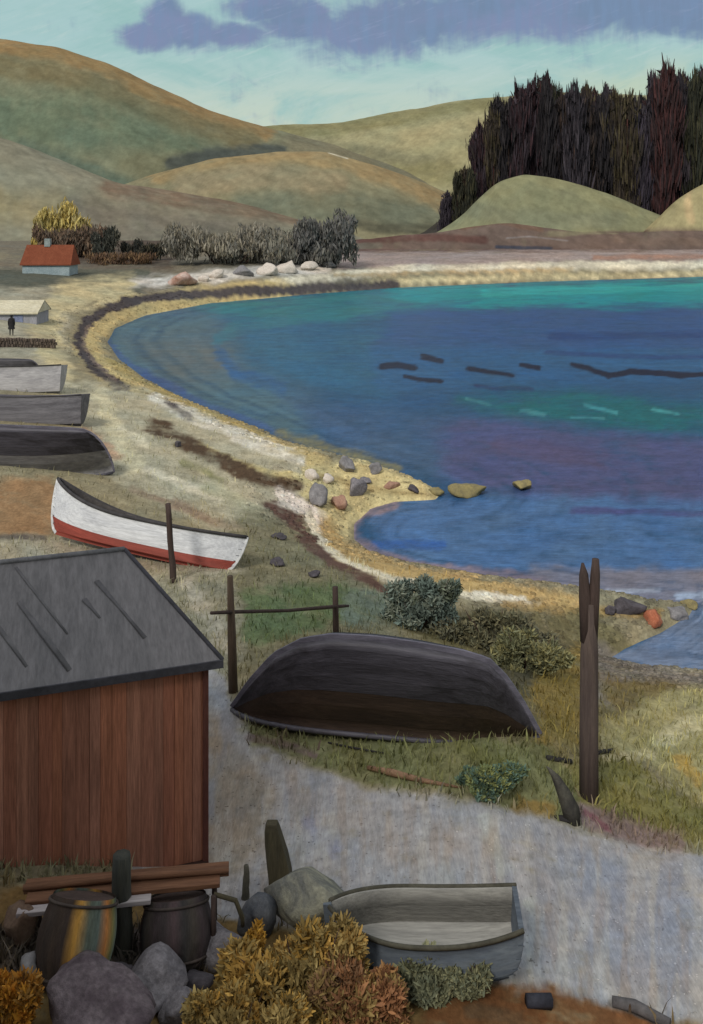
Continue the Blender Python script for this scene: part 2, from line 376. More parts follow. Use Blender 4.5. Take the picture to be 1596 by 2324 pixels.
WATER = [
 ('P', [(240, 690), (500, 690), (700, 900), (700, 1050), (240, 860)], 60, (84, 112, 124), .9),
 ('P', [(500, 700), (900, 740), (880, 900), (560, 860)], 50, (58, 104, 132), .8),
 ('P', [(420, 690), (900, 650), (1200, 650), (1000, 700), (620, 740)], 16, (58, 122, 130), .9),
 ('P', [(880, 652), (1300, 640), (2300, 618), (2300, 690), (1250, 700), (950, 690)], 18, (44, 146, 152), 1),
 ('S', [(1100, 665), (1400, 655), (1800, 645)], 12, (60, 168, 168), .8),
 ('P', [(900, 705), (2300, 690), (2300, 800), (1200, 800), (850, 790)], 16, (56, 88, 134), .9),
 ('S', [(1250, 765), (1700, 760)], 14, (42, 70, 118), .8),
 ('P', [(850, 790), (2300, 800), (2300, 850), (850, 880)], 18, (56, 100, 142), .8),
 ('S', [(868, 834), (900, 830), (942, 832)], 10, (15, 20, 46), 1.7),
 ('S', [(960, 808), (975, 812), (1002, 820)], 9, (15, 20, 46), 1.7),
 ('S', [(920, 856), (950, 862), (1000, 866)], 7, (15, 20, 46), 1.7),
 ('S', [(1062, 836), (1100, 842), (1160, 854)], 7, (15, 20, 46), 1.7),
 ('S', [(1180, 828), (1222, 836)], 7, (15, 20, 46), 1.7),
 ('S', [(1300, 828), (1332, 836), (1380, 852)], 9, (15, 20, 46), 1.7),
 ('S', [(1380, 854), (1430, 843), (1480, 846), (1540, 852), (1620, 850), (1800, 858)], 8, (15, 20, 46), 1.7),
 ('S', [(1080, 878), (1120, 884), (1210, 884)], 7, (38, 50, 94), .9),
 ('S', [(1240, 800), (1500, 812), (1700, 806)], 8, (46, 74, 120), .8),
 ('P', [(1040, 905), (1300, 890), (1500, 915), (2300, 940), (2300, 1010), (1450, 975), (1150, 950)], 28, (38, 104, 110), .95),
 ('S', [(1060, 905), (1110, 918)], 5, (86, 150, 156), .6), ('S', [(1185, 932), (1235, 942)], 7, (86, 150, 156), .6),
 ('S', [(1300, 948), (1370, 950)], 4, (86, 150, 156), .6), ('S', [(1330, 920), (1400, 938)], 6, (84, 160, 166), .8),
 ('S', [(1480, 930), (1540, 940)], 5, (84, 160, 166), .8),
 ('P', [(950, 970), (1150, 955), (1500, 1000), (2300, 1020), (2300, 1180), (1300, 1160), (1000, 1080)], 30, (84, 88, 126), .95),
 ('S', [(1130, 1015), (1250, 1025), (1360, 1045)], 34, (90, 84, 116), .7),
 ('P', [(650, 900), (1000, 960), (1000, 1090), (800, 1040)], 40, (70, 96, 128), .85),
 ('P', [(820, 1150), (1100, 1120), (2300, 1170), (2300, 1300), (1200, 1300), (900, 1270)], 20, (84, 116, 158), .95),
 ('S', [(1300, 1160), (1700, 1170)], 12, (78, 82, 126), .7),
 ('S', [(850, 1235), (1000, 1240)], 16, (66, 104, 168), .7),
 ('S', [(900, 1142), (835, 1162), (800, 1195), (805, 1225), (860, 1262), (950, 1288), (1100, 1308), (1300, 1326)], 22, (140, 128, 140), .85),
 ('P', [(1200, 1290), (2300, 1300), (2300, 1380), (1500, 1372), (1250, 1330)], 14, (128, 128, 142), .9),
 ('S', [(1380, 1345), (1500, 1340)], 8, (170, 176, 190), .7),
 ('P', [(1560, 1370), (2300, 1370), (2300, 1660), (1540, 1530), (1380, 1500), (1500, 1440)], 12, (118, 132, 156), .9),
 ('S', [(1540, 1355), (1620, 1350)], 12, (172, 186, 208), .8),
 ('S', [(245, 775), (270, 812), (330, 855), (430, 905), (560, 955), (680, 1008)], 14, (72, 96, 140), .7),
 ('S', [(330, 850), (420, 890)], 16, (62, 88, 140), .8),
 ('S', [(640, 985), (800, 1035), (900, 1062)], 18, (126, 124, 96), .75),
 ('P', [(280, 770), (520, 760), (560, 850), (400, 880)], 40, (100, 108, 108), .6),
 ('S', [(500, 770), (540, 740), (640, 730)], 22, (64, 118, 132), .7),
 ('S', [(500, 800), (540, 850), (640, 880)], 22, (60, 98, 138), .7),
]

# ------------------------------------------------------------------ materials
MATS = {}
def paint(name, rgb=None, rgb2=None, var=.35, scale=3., stretch=(1, 1, 1), rough=.75, bump=.25, spec=.25, attr=False, dist=.02, fine=.2, turn=0.):
    if name in MATS: return MATS[name]
    m = bpy.data.materials.new(name)
    m.use_nodes = True
    t = m.node_tree
    bs = t.nodes['Principled BSDF']
    tc = nd(t, 'ShaderNodeTexCoord')
    mp = nd(t, 'ShaderNodeMapping')
    mp.inputs['Scale'].default_value = stretch
    mp.inputs['Rotation'].default_value = (0, 0, turn)
    t.links.new(tc.outputs['Object'], mp.inputs[0])
    v = mp.outputs[0]
    n1 = nz(t, v, scale, 6, .65, .5)
    n2 = nz(t, v, scale * 7, 4, .7)
    f1 = smooth(t, n1, .3, .7)
    if attr:
        at_ = nd(t, 'ShaderNodeVertexColor', layer_name='Col')
        lo = mixc(t, 1., at_.outputs[0], (1 - var,) * 3, 'MULTIPLY')
        hi = mixc(t, 1., at_.outputs[0], (1 + var,) * 3, 'MULTIPLY')
    else:
        a = c(rgb)
        b = c(rgb2) if rgb2 else tuple(min(x * (1 + var), .9) for x in a)
        lo, hi = (tuple(x * (1 - var) for x in a) if not rgb2 else a), b
    col = mixc(t, f1, lo, hi)
    g = smooth(t, n2, .25, .75, 1 - fine, 1 + fine)
    gc = nd(t, 'ShaderNodeCombineColor')
    for i in range(3): t.links.new(g, gc.inputs[i])
    col = mixc(t, 1., col, gc.outputs[0], 'MULTIPLY')
    t.links.new(col, bs.inputs['Base Color'])
    bs.inputs['Roughness'].default_value = rough
    bs.inputs['Specular IOR Level'].default_value = spec
    if bump:
        bp = nd(t, 'ShaderNodeBump')
        bp.inputs['Strength'].default_value = bump
        bp.inputs['Distance'].default_value = dist
        t.links.new(mth(t, 'ADD', n1, mth(t, 'MULTIPLY', n2, .6)), bp.inputs['Height'])
        t.links.new(bp.outputs[0], bs.inputs['Normal'])
    MATS[name] = m
    return m

# ------------------------------------------------------------------ object helpers
def tag(o, label=None, cat=None, group=None, kind=None):
    if label: o['label'] = label
    if cat: o['category'] = cat
    if group: o['group'] = group
    if kind: o['kind'] = kind
    return o
def thing(name, label, cat, loc=(0, 0, 0), rot=(0, 0, 0), group=None):
    o = bpy.data.objects.new(name, None)
    o.empty_display_size = .2
    scene.collection.objects.link(o)
    o.location = loc
    o.rotation_euler = rot if isinstance(rot, (tuple, list)) else (0, 0, rot)
    return tag(o, label, cat, group)
def copy_tree(o, parent=None):
    n = o.copy(); scene.collection.objects.link(n)
    if parent: n.parent = parent
    for ch in o.children: copy_tree(ch, n)
    return n
def big_mesh(name, V, Fq, mat, col=None, smooth_=True):
    me = bpy.data.meshes.new(name)
    V = np.asarray(V, np.float32); Fq = np.asarray(Fq, np.int32)
    me.vertices.add(len(V)); me.vertices.foreach_set('co', V.ravel())
    me.loops.add(Fq.size); me.loops.foreach_set('vertex_index', Fq.ravel())
    k = Fq.shape[1]
    me.polygons.add(len(Fq))
    me.polygons.foreach_set('loop_start', np.arange(0, Fq.size, k, dtype=np.int32))
    me.polygons.foreach_set('loop_total', np.full(len(Fq), k, np.int32))
    me.update(calc_edges=True)
    if smooth_: me.polygons.foreach_set('use_smooth', np.ones(len(Fq), bool))
    if col is not None:
        a = me.color_attributes.new('Col', 'FLOAT_COLOR', 'POINT')
        rgba = np.ones((len(V), 4), np.float32); rgba[:, :3] = col
        a.data.foreach_set('color', rgba.ravel())
    me.validate()
    me.materials.append(mat)
    o = bpy.data.objects.new(name, me)
    scene.collection.objects.link(o)
    return o
class G:
    def __init__(s): s.v = []; s.f = []; s.c = []
    def add(s, vs, fs, col=None):
        b = len(s.v)
        s.v += [tuple(p) for p in vs]
        s.f += [tuple(i + b for i in q) for q in fs]
        s.c += [col or (1, 1, 1)] * len(vs)
        return s
    def box(s, ctr, size, rot=(0, 0, 0), jit=0.):
        m = Euler(rot).to_matrix()
        vs = []
        for x in (-.5, .5):
            for y in (-.5, .5):
                for z in (-.5, .5):
                    p = Vector((x * size[0], y * size[1], z * size[2])) + Vector([random.uniform(-jit, jit) for _ in range(3)])
                    vs.append(m @ p + Vector(ctr))
        return s.add(vs, [(0, 1, 3, 2), (4, 6, 7, 5), (0, 4, 5, 1), (2, 3, 7, 6), (0, 2, 6, 4), (1, 5, 7, 3)])
    def tube(s, path, rad, n=8, cap=True, sq=1.):
        path = [Vector(p) for p in path]
        if isinstance(rad, (int, float)): rad = [rad] * len(path)
        vs, fs = [], []
        up = Vector((0, 0, 1))
        for i, p in enumerate(path):
            d = (path[min(i + 1, len(path) - 1)] - path[max(i - 1, 0)]).normalized()
            a = d.cross(up)
            if a.length < .2: a = d.cross(Vector((0, 1, 0)))
            a.normalize(); b = a.cross(d)
            for k in range(n):
                th = 2 * math.pi * k / n
                vs.append(p + (a * math.cos(th) + b * math.sin(th) * sq) * rad[i])
        for i in range(len(path) - 1):
            for k in range(n):
                k2 = (k + 1) % n
                fs.append((i * n + k, i * n + k2, (i + 1) * n + k2, (i + 1) * n + k))
        if cap:
            fs.append(tuple(range(n - 1, -1, -1)))
            fs.append(tuple((len(path) - 1) * n + k for k in range(n)))
        return s.add(vs, fs)
    def grid(s, rows, flip=False):
        n = len(rows[0]); vs = [p for r in rows for p in r]; fs = []
        for i in range(len(rows) - 1):
            for k in range(n - 1):
                q = (i * n + k, i * n + k + 1, (i + 1) * n + k + 1, (i + 1) * n + k)
                fs.append(q[::-1] if flip else q)
        return s.add(vs, fs)
    def build(s, name, mat, parent=None, smooth_=False, loc=None, bevel=0.):
        me = bpy.data.meshes.new(name)
        me.from_pydata(s.v, [], s.f)
        if smooth_: me.polygons.foreach_set('use_smooth', [True] * len(me.polygons))
        if any(q != (1, 1, 1) for q in s.c):
            a = me.color_attributes.new('Col', 'FLOAT_COLOR', 'POINT')
            a.data.foreach_set('color', np.array([(*q, 1) for q in s.c], np.float32).ravel())
        me.materials.append(mat)
        o = bpy.data.objects.new(name, me)
        scene.collection.objects.link(o)
        if parent: o.parent = parent
        if loc: o.location = loc
        if bevel:
            b = o.modifiers.new('bevel', 'BEVEL'); b.width = bevel; b.segments = 2
        return o

# ------------------------------------------------------------------ ground, beach, path, water
def fan():
    Y = np.concatenate([np.arange(-8, 7.5, .5), 1 / np.linspace(1 / 7.6, 1 / 60, 560), np.geomspace(60.6, 640, 260)])
    dense = np.linspace(-.47, .47, 470)
    side = .47 * np.geomspace(1.03, 4.2, 45)
    b = np.concatenate([-side[::-1], dense, side])
    YY, BB = np.meshgrid(Y, b, indexing='ij')
    XX = BB * np.maximum(YY + np.where(YY < 8, (8 - YY) * .9, 0), 1.)
    n, m = YY.shape
    i = np.arange(n * m).reshape(n, m)
    Fq = np.stack([i[:-1, :-1], i[:-1, 1:], i[1:, 1:], i[1:, :-1]], -1).reshape(-1, 4)
    return XX.ravel(), YY.ravel(), Fq
gx, gy, gF = fan()
g_z = ground_z(gx, gy)
gmat = paint('ground_paint', attr=True, var=.16, scale=1.6, stretch=(1, .55, 1), rough=.9, bump=.5, dist=.06, spec=.1, fine=.22)
PATH_PX = [(455, 1490), (505, 1540), (530, 1620), (575, 1695), (700, 1742), (860, 1795), (1060, 1822), (1200, 1850), (1330, 1890), (1500, 1935), (2200, 1990), (2200, 2420), (1520, 2330),
           (1300, 2270), (1100, 2225), (700, 2110), (480, 2080), (300, 2000), (300, 1700)]
gu, gv = chart(gx, gy, g_z)
fx, fy = gu[gF].mean(1), gv[gF].mean(1)
wob = fbm(gx[gF].mean(1) / .5, gy[gF].mean(1) / .5, 77) * 26
is_path = (poly_sd(fx, fy, np.array(PATH_PX, float)) + wob < 0) & (gy[gF].mean(1) < 25)
g_sd = poly_sd(gx, gy, shore_w)
path_k = sstep(-poly_sd(gu, gv, np.array(PATH_PX, float)), -6, 26) * (gy < 25)
gcol = colour_map(gx, gy, g_z, (140, 132, 104), GROUND, sd=g_sd, streak=path_k, grain=.2, sat=.88)
sdist = g_sd[gF].mean(1)
is_beach = ~is_path & (sdist < 3.0 + .03 * np.maximum(gy[gF].mean(1), 0) + wob * .04)
pmat = paint('path_paint', attr=True, var=.09, scale=2.2, stretch=(2.6, .4, 1), rough=.95, bump=.5, dist=.03, spec=.1, fine=.16)
def sub(name, mask, m=None):
    f = gF[mask]
    used, inv = np.unique(f, return_inverse=True)
    o = big_mesh(name, np.stack([gx, gy, g_z], 1)[used], inv.reshape(-1, 4), m or gmat, gcol[used])
    return tag(o, kind='structure')
sub('ground', ~is_path & ~is_beach)
sub('beach', is_beach)
sub('path', is_path, pmat)

def make_water():
    Y = np.concatenate([1 / np.linspace(1 / 18, 1 / 60, 260), np.geomspace(60.5, 420, 300)])
    b = np.concatenate([np.linspace(-.5, .5, 420), .5 * np.geomspace(1.02, 3, 50)])
    YY, BB = np.meshgrid(Y, b, indexing='ij')
    XX = BB * YY
    n, m = YY.shape
    i = np.arange(n * m).reshape(n, m)
    Fq = np.stack([i[:-1, :-1], i[:-1, 1:], i[1:, 1:], i[1:, :-1]], -1).reshape(-1, 4)
    x, y = XX.ravel(), YY.ravel()
    z = .05 * fbm(x / 3.5, y / 2.2, 5, 4) + .02
    col = colour_map(x, y, z * 0, (48, 86, 122), WATER, warp=.9, grain=.2, sd=poly_sd(x, y, shore_w), sat=1.12) * .78
    m_ = paint('sea_paint', attr=True, var=.12, scale=.5, stretch=(.5, 1.6, 1), rough=.4, bump=.5, dist=.15, spec=.12, fine=.14)
    tag(big_mesh('water', np.stack([x, y, z], 1), Fq, m_, col), kind='structure')
make_water()

# ------------------------------------------------------------------ hills
HILLF = {
 'left': [('P', [(-900, 0), (600, 0), (700, 700), (-900, 700)], 20, (122, 122, 88), 1),
          ('S', [(-400, 60), (0, 105), (130, 118), (260, 165), (380, 222), (480, 262), (600, 300)], 30, (146, 116, 58), .9),
          ('S', [(-100, 140), (120, 165), (260, 215), (420, 285), (560, 320)], 40, (116, 106, 66), .8),
          ('P', [(-300, 200), (200, 210), (420, 300), (500, 350), (300, 360), (-300, 290)], 40, (98, 114, 86), .9),
          ('S', [(60, 330), (180, 385), (330, 430)], 30, (88, 104, 84), .9),
          ('P', [(230, 340), (420, 360), (500, 400), (330, 440)], 30, (112, 112, 78), .8),
          ('S', [(390, 375), (470, 355), (640, 345)], 26, (76, 82, 74), .95)],
 'ridge': [('P', [(200, 0), (2600, 0), (2600, 700), (200, 700)], 20, (152, 146, 96), 1),
           ('S', [(560, 300), (760, 292), (950, 258), (1130, 232)], 22, (128, 122, 70), .8),
           ('S', [(700, 340), (900, 320), (1080, 290)], 34, (160, 148, 96), .7),
           ('S', [(620, 330), (800, 345), (1000, 380)], 34, (122, 118, 82), .8),
           ('S', [(860, 400), (1020, 390)], 40, (132, 126, 74), .8)],
 'middle': [('P', [(-200, 0), (1800, 0), (1800, 700), (-200, 700)], 20, (130, 125, 88), 1),
            ('S', [(360, 395), (520, 355), (640, 350), (780, 360), (900, 405), (1060, 475)], 34, (150, 126, 72), .8),
            ('S', [(420, 420), (600, 400), (760, 420)], 44, (140, 126, 88), .8),
            ('S', [(560, 470), (780, 470), (980, 500)], 50, (108, 112, 86), .9),
            ('S', [(780, 500), (860, 520), (1000, 525)], 20, (86, 86, 66), .8),
              ('S', [(745, 346), (790, 360)], 2, (200, 194, 168), .7)],
 'spur': [('P', [(-1200, 0), (1300, 0), (1300, 700), (-1200, 700)], 20, (132, 128, 102), 1),
          ('S', [(-300, 330), (0, 330), (150, 390), (280, 430)], 40, (134, 128, 102), .8),
          ('S', [(250, 425), (400, 450), (600, 480), (720, 500)], 32, (122, 100, 76), .8),
          ('P', [(-300, 420), (150, 440), (160, 500), (-300, 510)], 30, (142, 130, 88), .8),
          ('P', [(150, 450), (600, 500), (700, 560), (150, 560)], 30, (112, 106, 90), .9)],
 'knoll': [('P', [(800, 0), (2000, 0), (2000, 800), (800, 800)], 20, (130, 130, 88), 1),
           ('S', [(1120, 440), (1200, 400), (1300, 420), (1440, 480)], 22, (138, 134, 86), .8),
           ('S', [(1080, 480), (1240, 500), (1400, 500)], 30, (122, 124, 90), .8),
           ('S', [(1000, 538), (1120, 528), (1250, 540), (1400, 534), (1700, 540)], 13, (112, 94, 78), .85)],
 'edge': [('P', [(1300, 0), (2600, 0), (2600, 700), (1300, 700)], 20, (158, 146, 92), 1),
          ('S', [(1560, 440), (1570, 500)], 14, (178, 152, 96), .8),
          ('P', [(1300, 520), (2600, 516), (2600, 600), (1300, 600)], 10, (104, 84, 72), .9)],
 'bank': [('P', [(500, 0), (2600, 0), (2600, 700), (500, 700)], 20, (108, 88, 78), 1),
          ('S', [(820, 545), (1000, 538), (1100, 545)], 12, (98, 66, 58), .9), ('S', [(1050, 515), (1130, 500), (1230, 520)], 10, (112, 84, 66), .9),
          ('S', [(1130, 560), (1250, 564)], 7, (66, 68, 82), .9), ('S', [(1150, 540), (1200, 536), (1290, 546)], 3, (128, 120, 118), .5),
          ('S', [(1250, 530), (1400, 525)], 10, (124, 116, 84), .8), ('S', [(1400, 545), (1600, 550)], 14, (112, 90, 76), .8),
          ('S', [(700, 565), (860, 556)], 10, (104, 98, 84), .8)],
 'wood': [('P', [(900, 0), (2600, 0), (2600, 700), (900, 700)], 20, (62, 58, 52), 1)],
}
hmat = paint('hill_paint', attr=True, var=.07, scale=.05, stretch=(1, .6, 1), rough=.95, bump=.25, dist=1.2, spec=.05, fine=.12)
HILLS = {}
def hill(key, crest, Yc, Wf, Wb, base=0., amp=.5, sharp=1.):
    pu = np.array([p[0] for p in crest], float); pv = np.array([p[1] for p in crest], float)
    u = np.linspace(pu[0], pu[-1], int(min(420, (pu[-1] - pu[0]) / 5)))
    # smooth interpolation
    vv = np.interp(u, pu, pv)
    ker = np.hanning(15); ker /= ker.sum()
    vv = np.convolve(np.pad(vv, 7, mode='edge'), ker, mode='valid')
    b = (u - CX) / F
    zc = H + (VH - vv) * Yc / F
    Y = np.concatenate([np.linspace(Yc - Wf, Yc, 90), np.linspace(Yc, Yc + Wb, 22)[1:]])
    YY, BB = np.meshgrid(Y, b, indexing='ij')
    q = np.where(YY < Yc, (YY - Yc) / Wf, (YY - Yc) / Wb)
    prof = np.cos(np.clip(q, -1, 1) * math.pi / 2) ** (2 * sharp)
    ends = sstep(np.minimum(np.arange(len(u)), len(u) - 1 - np.arange(len(u))), 0, 3)
    X = BB * YY
    bb = base - 3
    Z = bb + (zc[None] - bb) * prof * ends[None]
    Z = Z + amp * (fbm(X / 30, YY / 30, 61) * 3 + fbm(X / 7, YY / 7, 63, 3)) * sstep(prof, 0, .3)
    n, m = X.shape
    i = np.arange(n * m).reshape(n, m)
    Fq = np.stack([i[:-1, :-1], i[:-1, 1:], i[1:, 1:], i[1:, :-1]], -1).reshape(-1, 4)
    x, y, z = X.ravel(), YY.ravel(), Z.ravel()
    col = colour_map(x, y, z, (120, 115, 85), HILLF[key], warp=.7, grain=.12, sat=.7, diag=.44)
    o = big_mesh('hill', np.stack([x, y, z], 1), Fq, hmat, col)
    HILLS[key] = (b, Y, Z)
    return tag(o, kind='structure')
def hill_z(key, x, y):
    b, Y, Z = HILLS[key]
    i = int(np.clip(np.searchsorted(Y, y), 1, len(Y) - 1)); j = int(np.clip(np.searchsorted(b, x / y), 1, len(b) - 1))
    return float(Z[i, j])
hill('ridge', [(100, 400), (300, 330), (560, 292), (640, 287), (760, 284), (900, 258), (1020, 236), (1130, 224), (1300, 215), (1596, 225), (2000, 250), (2500, 330)], 760, 330, 200, 0, .7)
hill('left', [(-1400, 260), (-900, 120), (-400, 78), (-150, 80), (0, 96), (130, 112), (250, 152), (360, 205), (470, 252), (600, 292), (760, 330), (950, 400), (1100, 470)], 620, 270, 200, 0, .7)
hill('middle', [(-60, 520), (160, 460), (340, 398), (480, 362), (640, 344), (740, 346), (860, 378), (960, 414), (1060, 456), (1160, 494), (1280, 526), (1400, 555)], 420, 120, 100, 2, .35)
hill('spur', [(-1500, 330), (-700, 280), (-200, 295), (0, 312), (130, 362), (260, 412), (420, 440), (580, 468), (700, 498), (820, 530), (900, 560)], 360, 95, 60, 3, .5)
hill('wood', [(900, 552), (960, 530), (1010, 490), (1050, 450), (1110, 410), (1180, 375), (1260, 350), (1400, 340), (1600, 345), (1800, 370), (2200, 480)], 345, 55, 60, 3, .5)
hill('knoll', [(940, 552), (1000, 522), (1050, 488), (1090, 446), (1130, 412), (1190, 396), (1270, 408), (1380, 440), (1480, 482), (1560, 512), (1680, 545)], 275, 34, 30, 3, .35)
hill('bank', [(560, 592), (700, 570), (800, 548), (900, 535), (1000, 526), (1080, 512), (1150, 503), (1230, 516), (1330, 528), (1450, 527), (1600, 524), (1900, 520), (2500, 535)], 248, 13, 16, 4, .3)
hill('edge', [(1440, 545), (1490, 500), (1530, 458), (1596, 418), (1700, 385), (1900, 400), (2300, 520)], 262, 26, 30, 3, .35)

# ------------------------------------------------------------------ vegetation
LEAF = paint('leaf_paint', attr=True, var=.22, scale=2., rough=.9, bump=0, spec=.08, fine=.15)
BARK = paint('bark', (74, 58, 52), var=.4, scale=2., stretch=(2, 2, .3), rough=.9, bump=.5)
def cards(g, pts, size, elong, cols, axis=None, spread=.5, bend=.0, gain=1.):
    """leaf or twig sized faces at pts; axis = main growing direction per point"""
    for p in pts:
        d = Vector(axis(p)) if callable(axis) else Vector(axis or (0, 0, 1))
        d = (d + Vector([random.gauss(0, spread) for _ in range(3)])).normalized()
        a = d.cross(Vector([random.gauss(0, 1) for _ in range(3)])).normalized()
        s = size * random.uniform(.6, 1.4)
        l = s * elong
        n = d.cross(a)
        col = cols[random.randrange(len(cols))]
        k = random.uniform(.75, 1.25)
        col = tuple(x * k * gain for x in c(col))
        p = Vector(p)
        mid = p + n * l * bend
        g.add([p - d * l * .5 - a * s * .22, p - d * l * .5 + a * s * .22, mid + a * s * .5, p + d * l * .5 + a * s * .12,
               p + d * l * .5 - a * s * .12, mid - a * s * .5], [(0, 1, 2, 5), (5, 2, 3, 4)], col)
def ell_pts(n, ctr, rad, shell=.55):
    out = []
    while len(out) < n:
        v = Vector([random.uniform(-1, 1) for _ in range(3)])
        L = v.length
        if L > 1 or L < .05: continue
        k = (shell + (1 - shell) * random.random()) / L
        v = v * k
        out.append((ctr[0] + v.x * rad[0], ctr[1] + v.y * rad[1], ctr[2] + v.z * rad[2]))
    return out
def conifer(h, r, cols, n=420, name='pine_tree'):
    root = thing(name, 'tall dark conifer in the dense stand on the right hillside', 'tree', group='dark conifers standing on the right hillside')
    g = G()
    lean = random.uniform(-.03, .03) * h
    g.tube([(0, 0, -1), (lean * .3, 0, h * .35), (lean * .7, 0, h * .7), (lean, 0, h)], [r * .16, r * .12, r * .08, .05], 6)
    for k in range(16):
        zz = h * random.uniform(.15, .9); an = random.uniform(0, 6.28); rr = r * .8 * (1.1 - zz / h)
        g.tube([(lean * zz / h, 0, zz), (math.cos(an) * rr, math.sin(an) * rr, zz + random.uniform(-.4, .8))], [r * .03, .02], 4)
    g.build('trunk', random.choice((BARK, paint('red_bark', (92, 58, 54), var=.4, scale=1., stretch=(2, 2, .2), rough=.9))), root, True)
    g = G()
    pts = []
    clumps = []
    for k in range(34):
        zz = h * (.06 + .93 * (k + random.random()) / 34)
        w = r * (1.0 if zz < h * .86 else max(.35, (1.06 - zz / h) / .2)) * random.uniform(.6, 1.15)
        an = random.uniform(0, 6.28)
        clumps.append((math.cos(an) * w * .55 + lean * zz / h, math.sin(an) * w * .55, zz, w * .55))
    for i in range(n):
        x, y, z, w = random.choice(clumps)
        pts.append((x + random.gauss(0, w * .5), y + random.gauss(0, w * .5), z + random.gauss(0, .9)))
    cards(g, pts, r * .10, 9.5, cols, lambda p: (p[0] * .05, p[1] * .05, .9), .09)
    # leader
    cards(g, [(lean + random.gauss(0, r * .3), random.gauss(0, r * .3), h * random.uniform(.9, 1.0)) for _ in range(90)], r * .12, 3.5, cols, (0, 0, 1), .45)
    g.build('crown', LEAF, root)
    return root
TONES = [[(62, 55, 54), (52, 47, 48), (72, 62, 58)], [(66, 60, 70), (56, 52, 60), (76, 70, 76)], [(58, 59, 50), (48, 49, 44), (72, 70, 54)],
         [(82, 55, 55), (66, 50, 51), (58, 48, 50)], [(50, 47, 50), (44, 42, 46), (56, 52, 54)], [(72, 64, 56), (60, 54, 50), (84, 76, 58)],
         [(60, 56, 62), (50, 47, 52), (74, 68, 74)], [(70, 52, 56), (54, 46, 50), (62, 54, 60)]]
protos = []
for k in range(8):
    protos.append(conifer(27 + random.uniform(-1.5, 1.5), 2.9, TONES[k], 2200))
first = set()
# (bearing px, distance, treetop height on the plate)
stand = []
def top_at(u):
    xs = [1000, 1060, 1090, 1112, 1150, 1200, 1240, 1280, 1320, 1350, 1400, 1470, 1500, 1525, 1560, 1600, 1800]
    ys = [440, 380, 300, 255, 228, 205, 176, 222, 196, 200, 205, 222, 160, 148, 172, 170, 160]
    return float(np.interp(u, xs, ys))
for row, Yt in enumerate((300, 312, 326, 342)):
    u = 1005 + row * 18 if row < 2 else 1120 + row * 12
    while u < 1720:
        stand.append((u + random.uniform(-8, 8), Yt + random.uniform(-4, 4), row))
        u += random.uniform(24, 38)
for i, (u, Yt, row) in enumerate(stand):
    k = random.randrange(8)
    if k in first: o = copy_tree(protos[k])
    else: o = protos[k]; first.add(k)
    x = (u - CX) * Yt / F
    z = max(hill_z('wood', x, Yt), 3)
    ztop = H + (VH - top_at(u) - 24 + random.uniform(-10, 22) * (1 if row > 1 else 1.5)) * Yt / F
    s = max((ztop - z) / 27, .12)
    o.location = (x, Yt, z - .2)
    o.scale = (max(s, .3) ** .6 * random.uniform(.85, 1.15),) * 2 + (s,)
    o.rotation_euler = (0, 0, random.uniform(0, 6.28))
for k in range(8):
    if k not in first:
        for ch in list(protos[k].children): bpy.data.objects.remove(ch)
        bpy.data.objects.remove(protos[k])

def bush(name, label, cat, loc, blobs, cols, n, size, elong=2.2, axis=(0, 0, 1), spread=.5, stems=6, group=None, radial=True, loose=True):
    root = thing(name, label, cat, loc, group=group)
    g = G()
    tot = sum(b[3] * b[4] * b[5] for b in blobs) if len(blobs[0]) == 6 else 1
    subs = []
    for x, y, z, rx, ry, rz in blobs:
        if loose:
            for j in range(14):
                an = random.uniform(0, 6.28); q = random.uniform(.2, .85); f = random.uniform(.34, .6)
                subs.append((x + math.cos(an) * rx * q, y + math.sin(an) * ry * q, z + random.uniform(-.55, .75) * rz, rx * f, ry * f, rz * f, n * rx * ry * rz / tot / 11))
        else: subs.append((x, y, z, rx, ry, rz, n * rx * ry * rz / tot))
    allc = cols
    for x, y, z, rx, ry, rz, kk in subs:
        k = max(20, int(kk))
        cols = random.sample(allc, min(len(allc), 2)) if loose else allc
        ax = (lambda p: ((p[0] - x) / rx, (p[1] - y) / ry, (p[2] - z) / rz * .6 + .6)) if radial else axis
        cards(g, ell_pts(k, (x, y, z), (rx, ry, rz), .35), size, elong, cols, ax, spread, gain=1.55)
    g.build('foliage', LEAF, root)
    g = G()
    for k in range(stems):
        bx = random.choice(blobs)
        e = (bx[0] + random.uniform(-.5, .5) * bx[3], bx[1] + random.uniform(-.5, .5) * bx[4], bx[2] + .3 * bx[5])
        if k % 2: e = (e[0] * 1.15, e[1] * 1.1, bx[2] + bx[5] * random.uniform(.9, 1.25))
        g.tube([(bx[0] * .3, bx[1] * .3, -.1 * bx[5]), (e[0] * .6, e[1] * .6, e[2] * .5), e], [bx[3] * .045, bx[3] * .03, bx[3] * .008], 5)
    g.build('stem', BARK, root, True)
    return root
def px(u, v):    # metres per plate pixel at that ground point
    return hit(u, v).y / F

def at_far(u, v_base, Y):
    x = (u - CX) * Y / F
    return (x, Y, H - (v_base - VH) * Y / F)
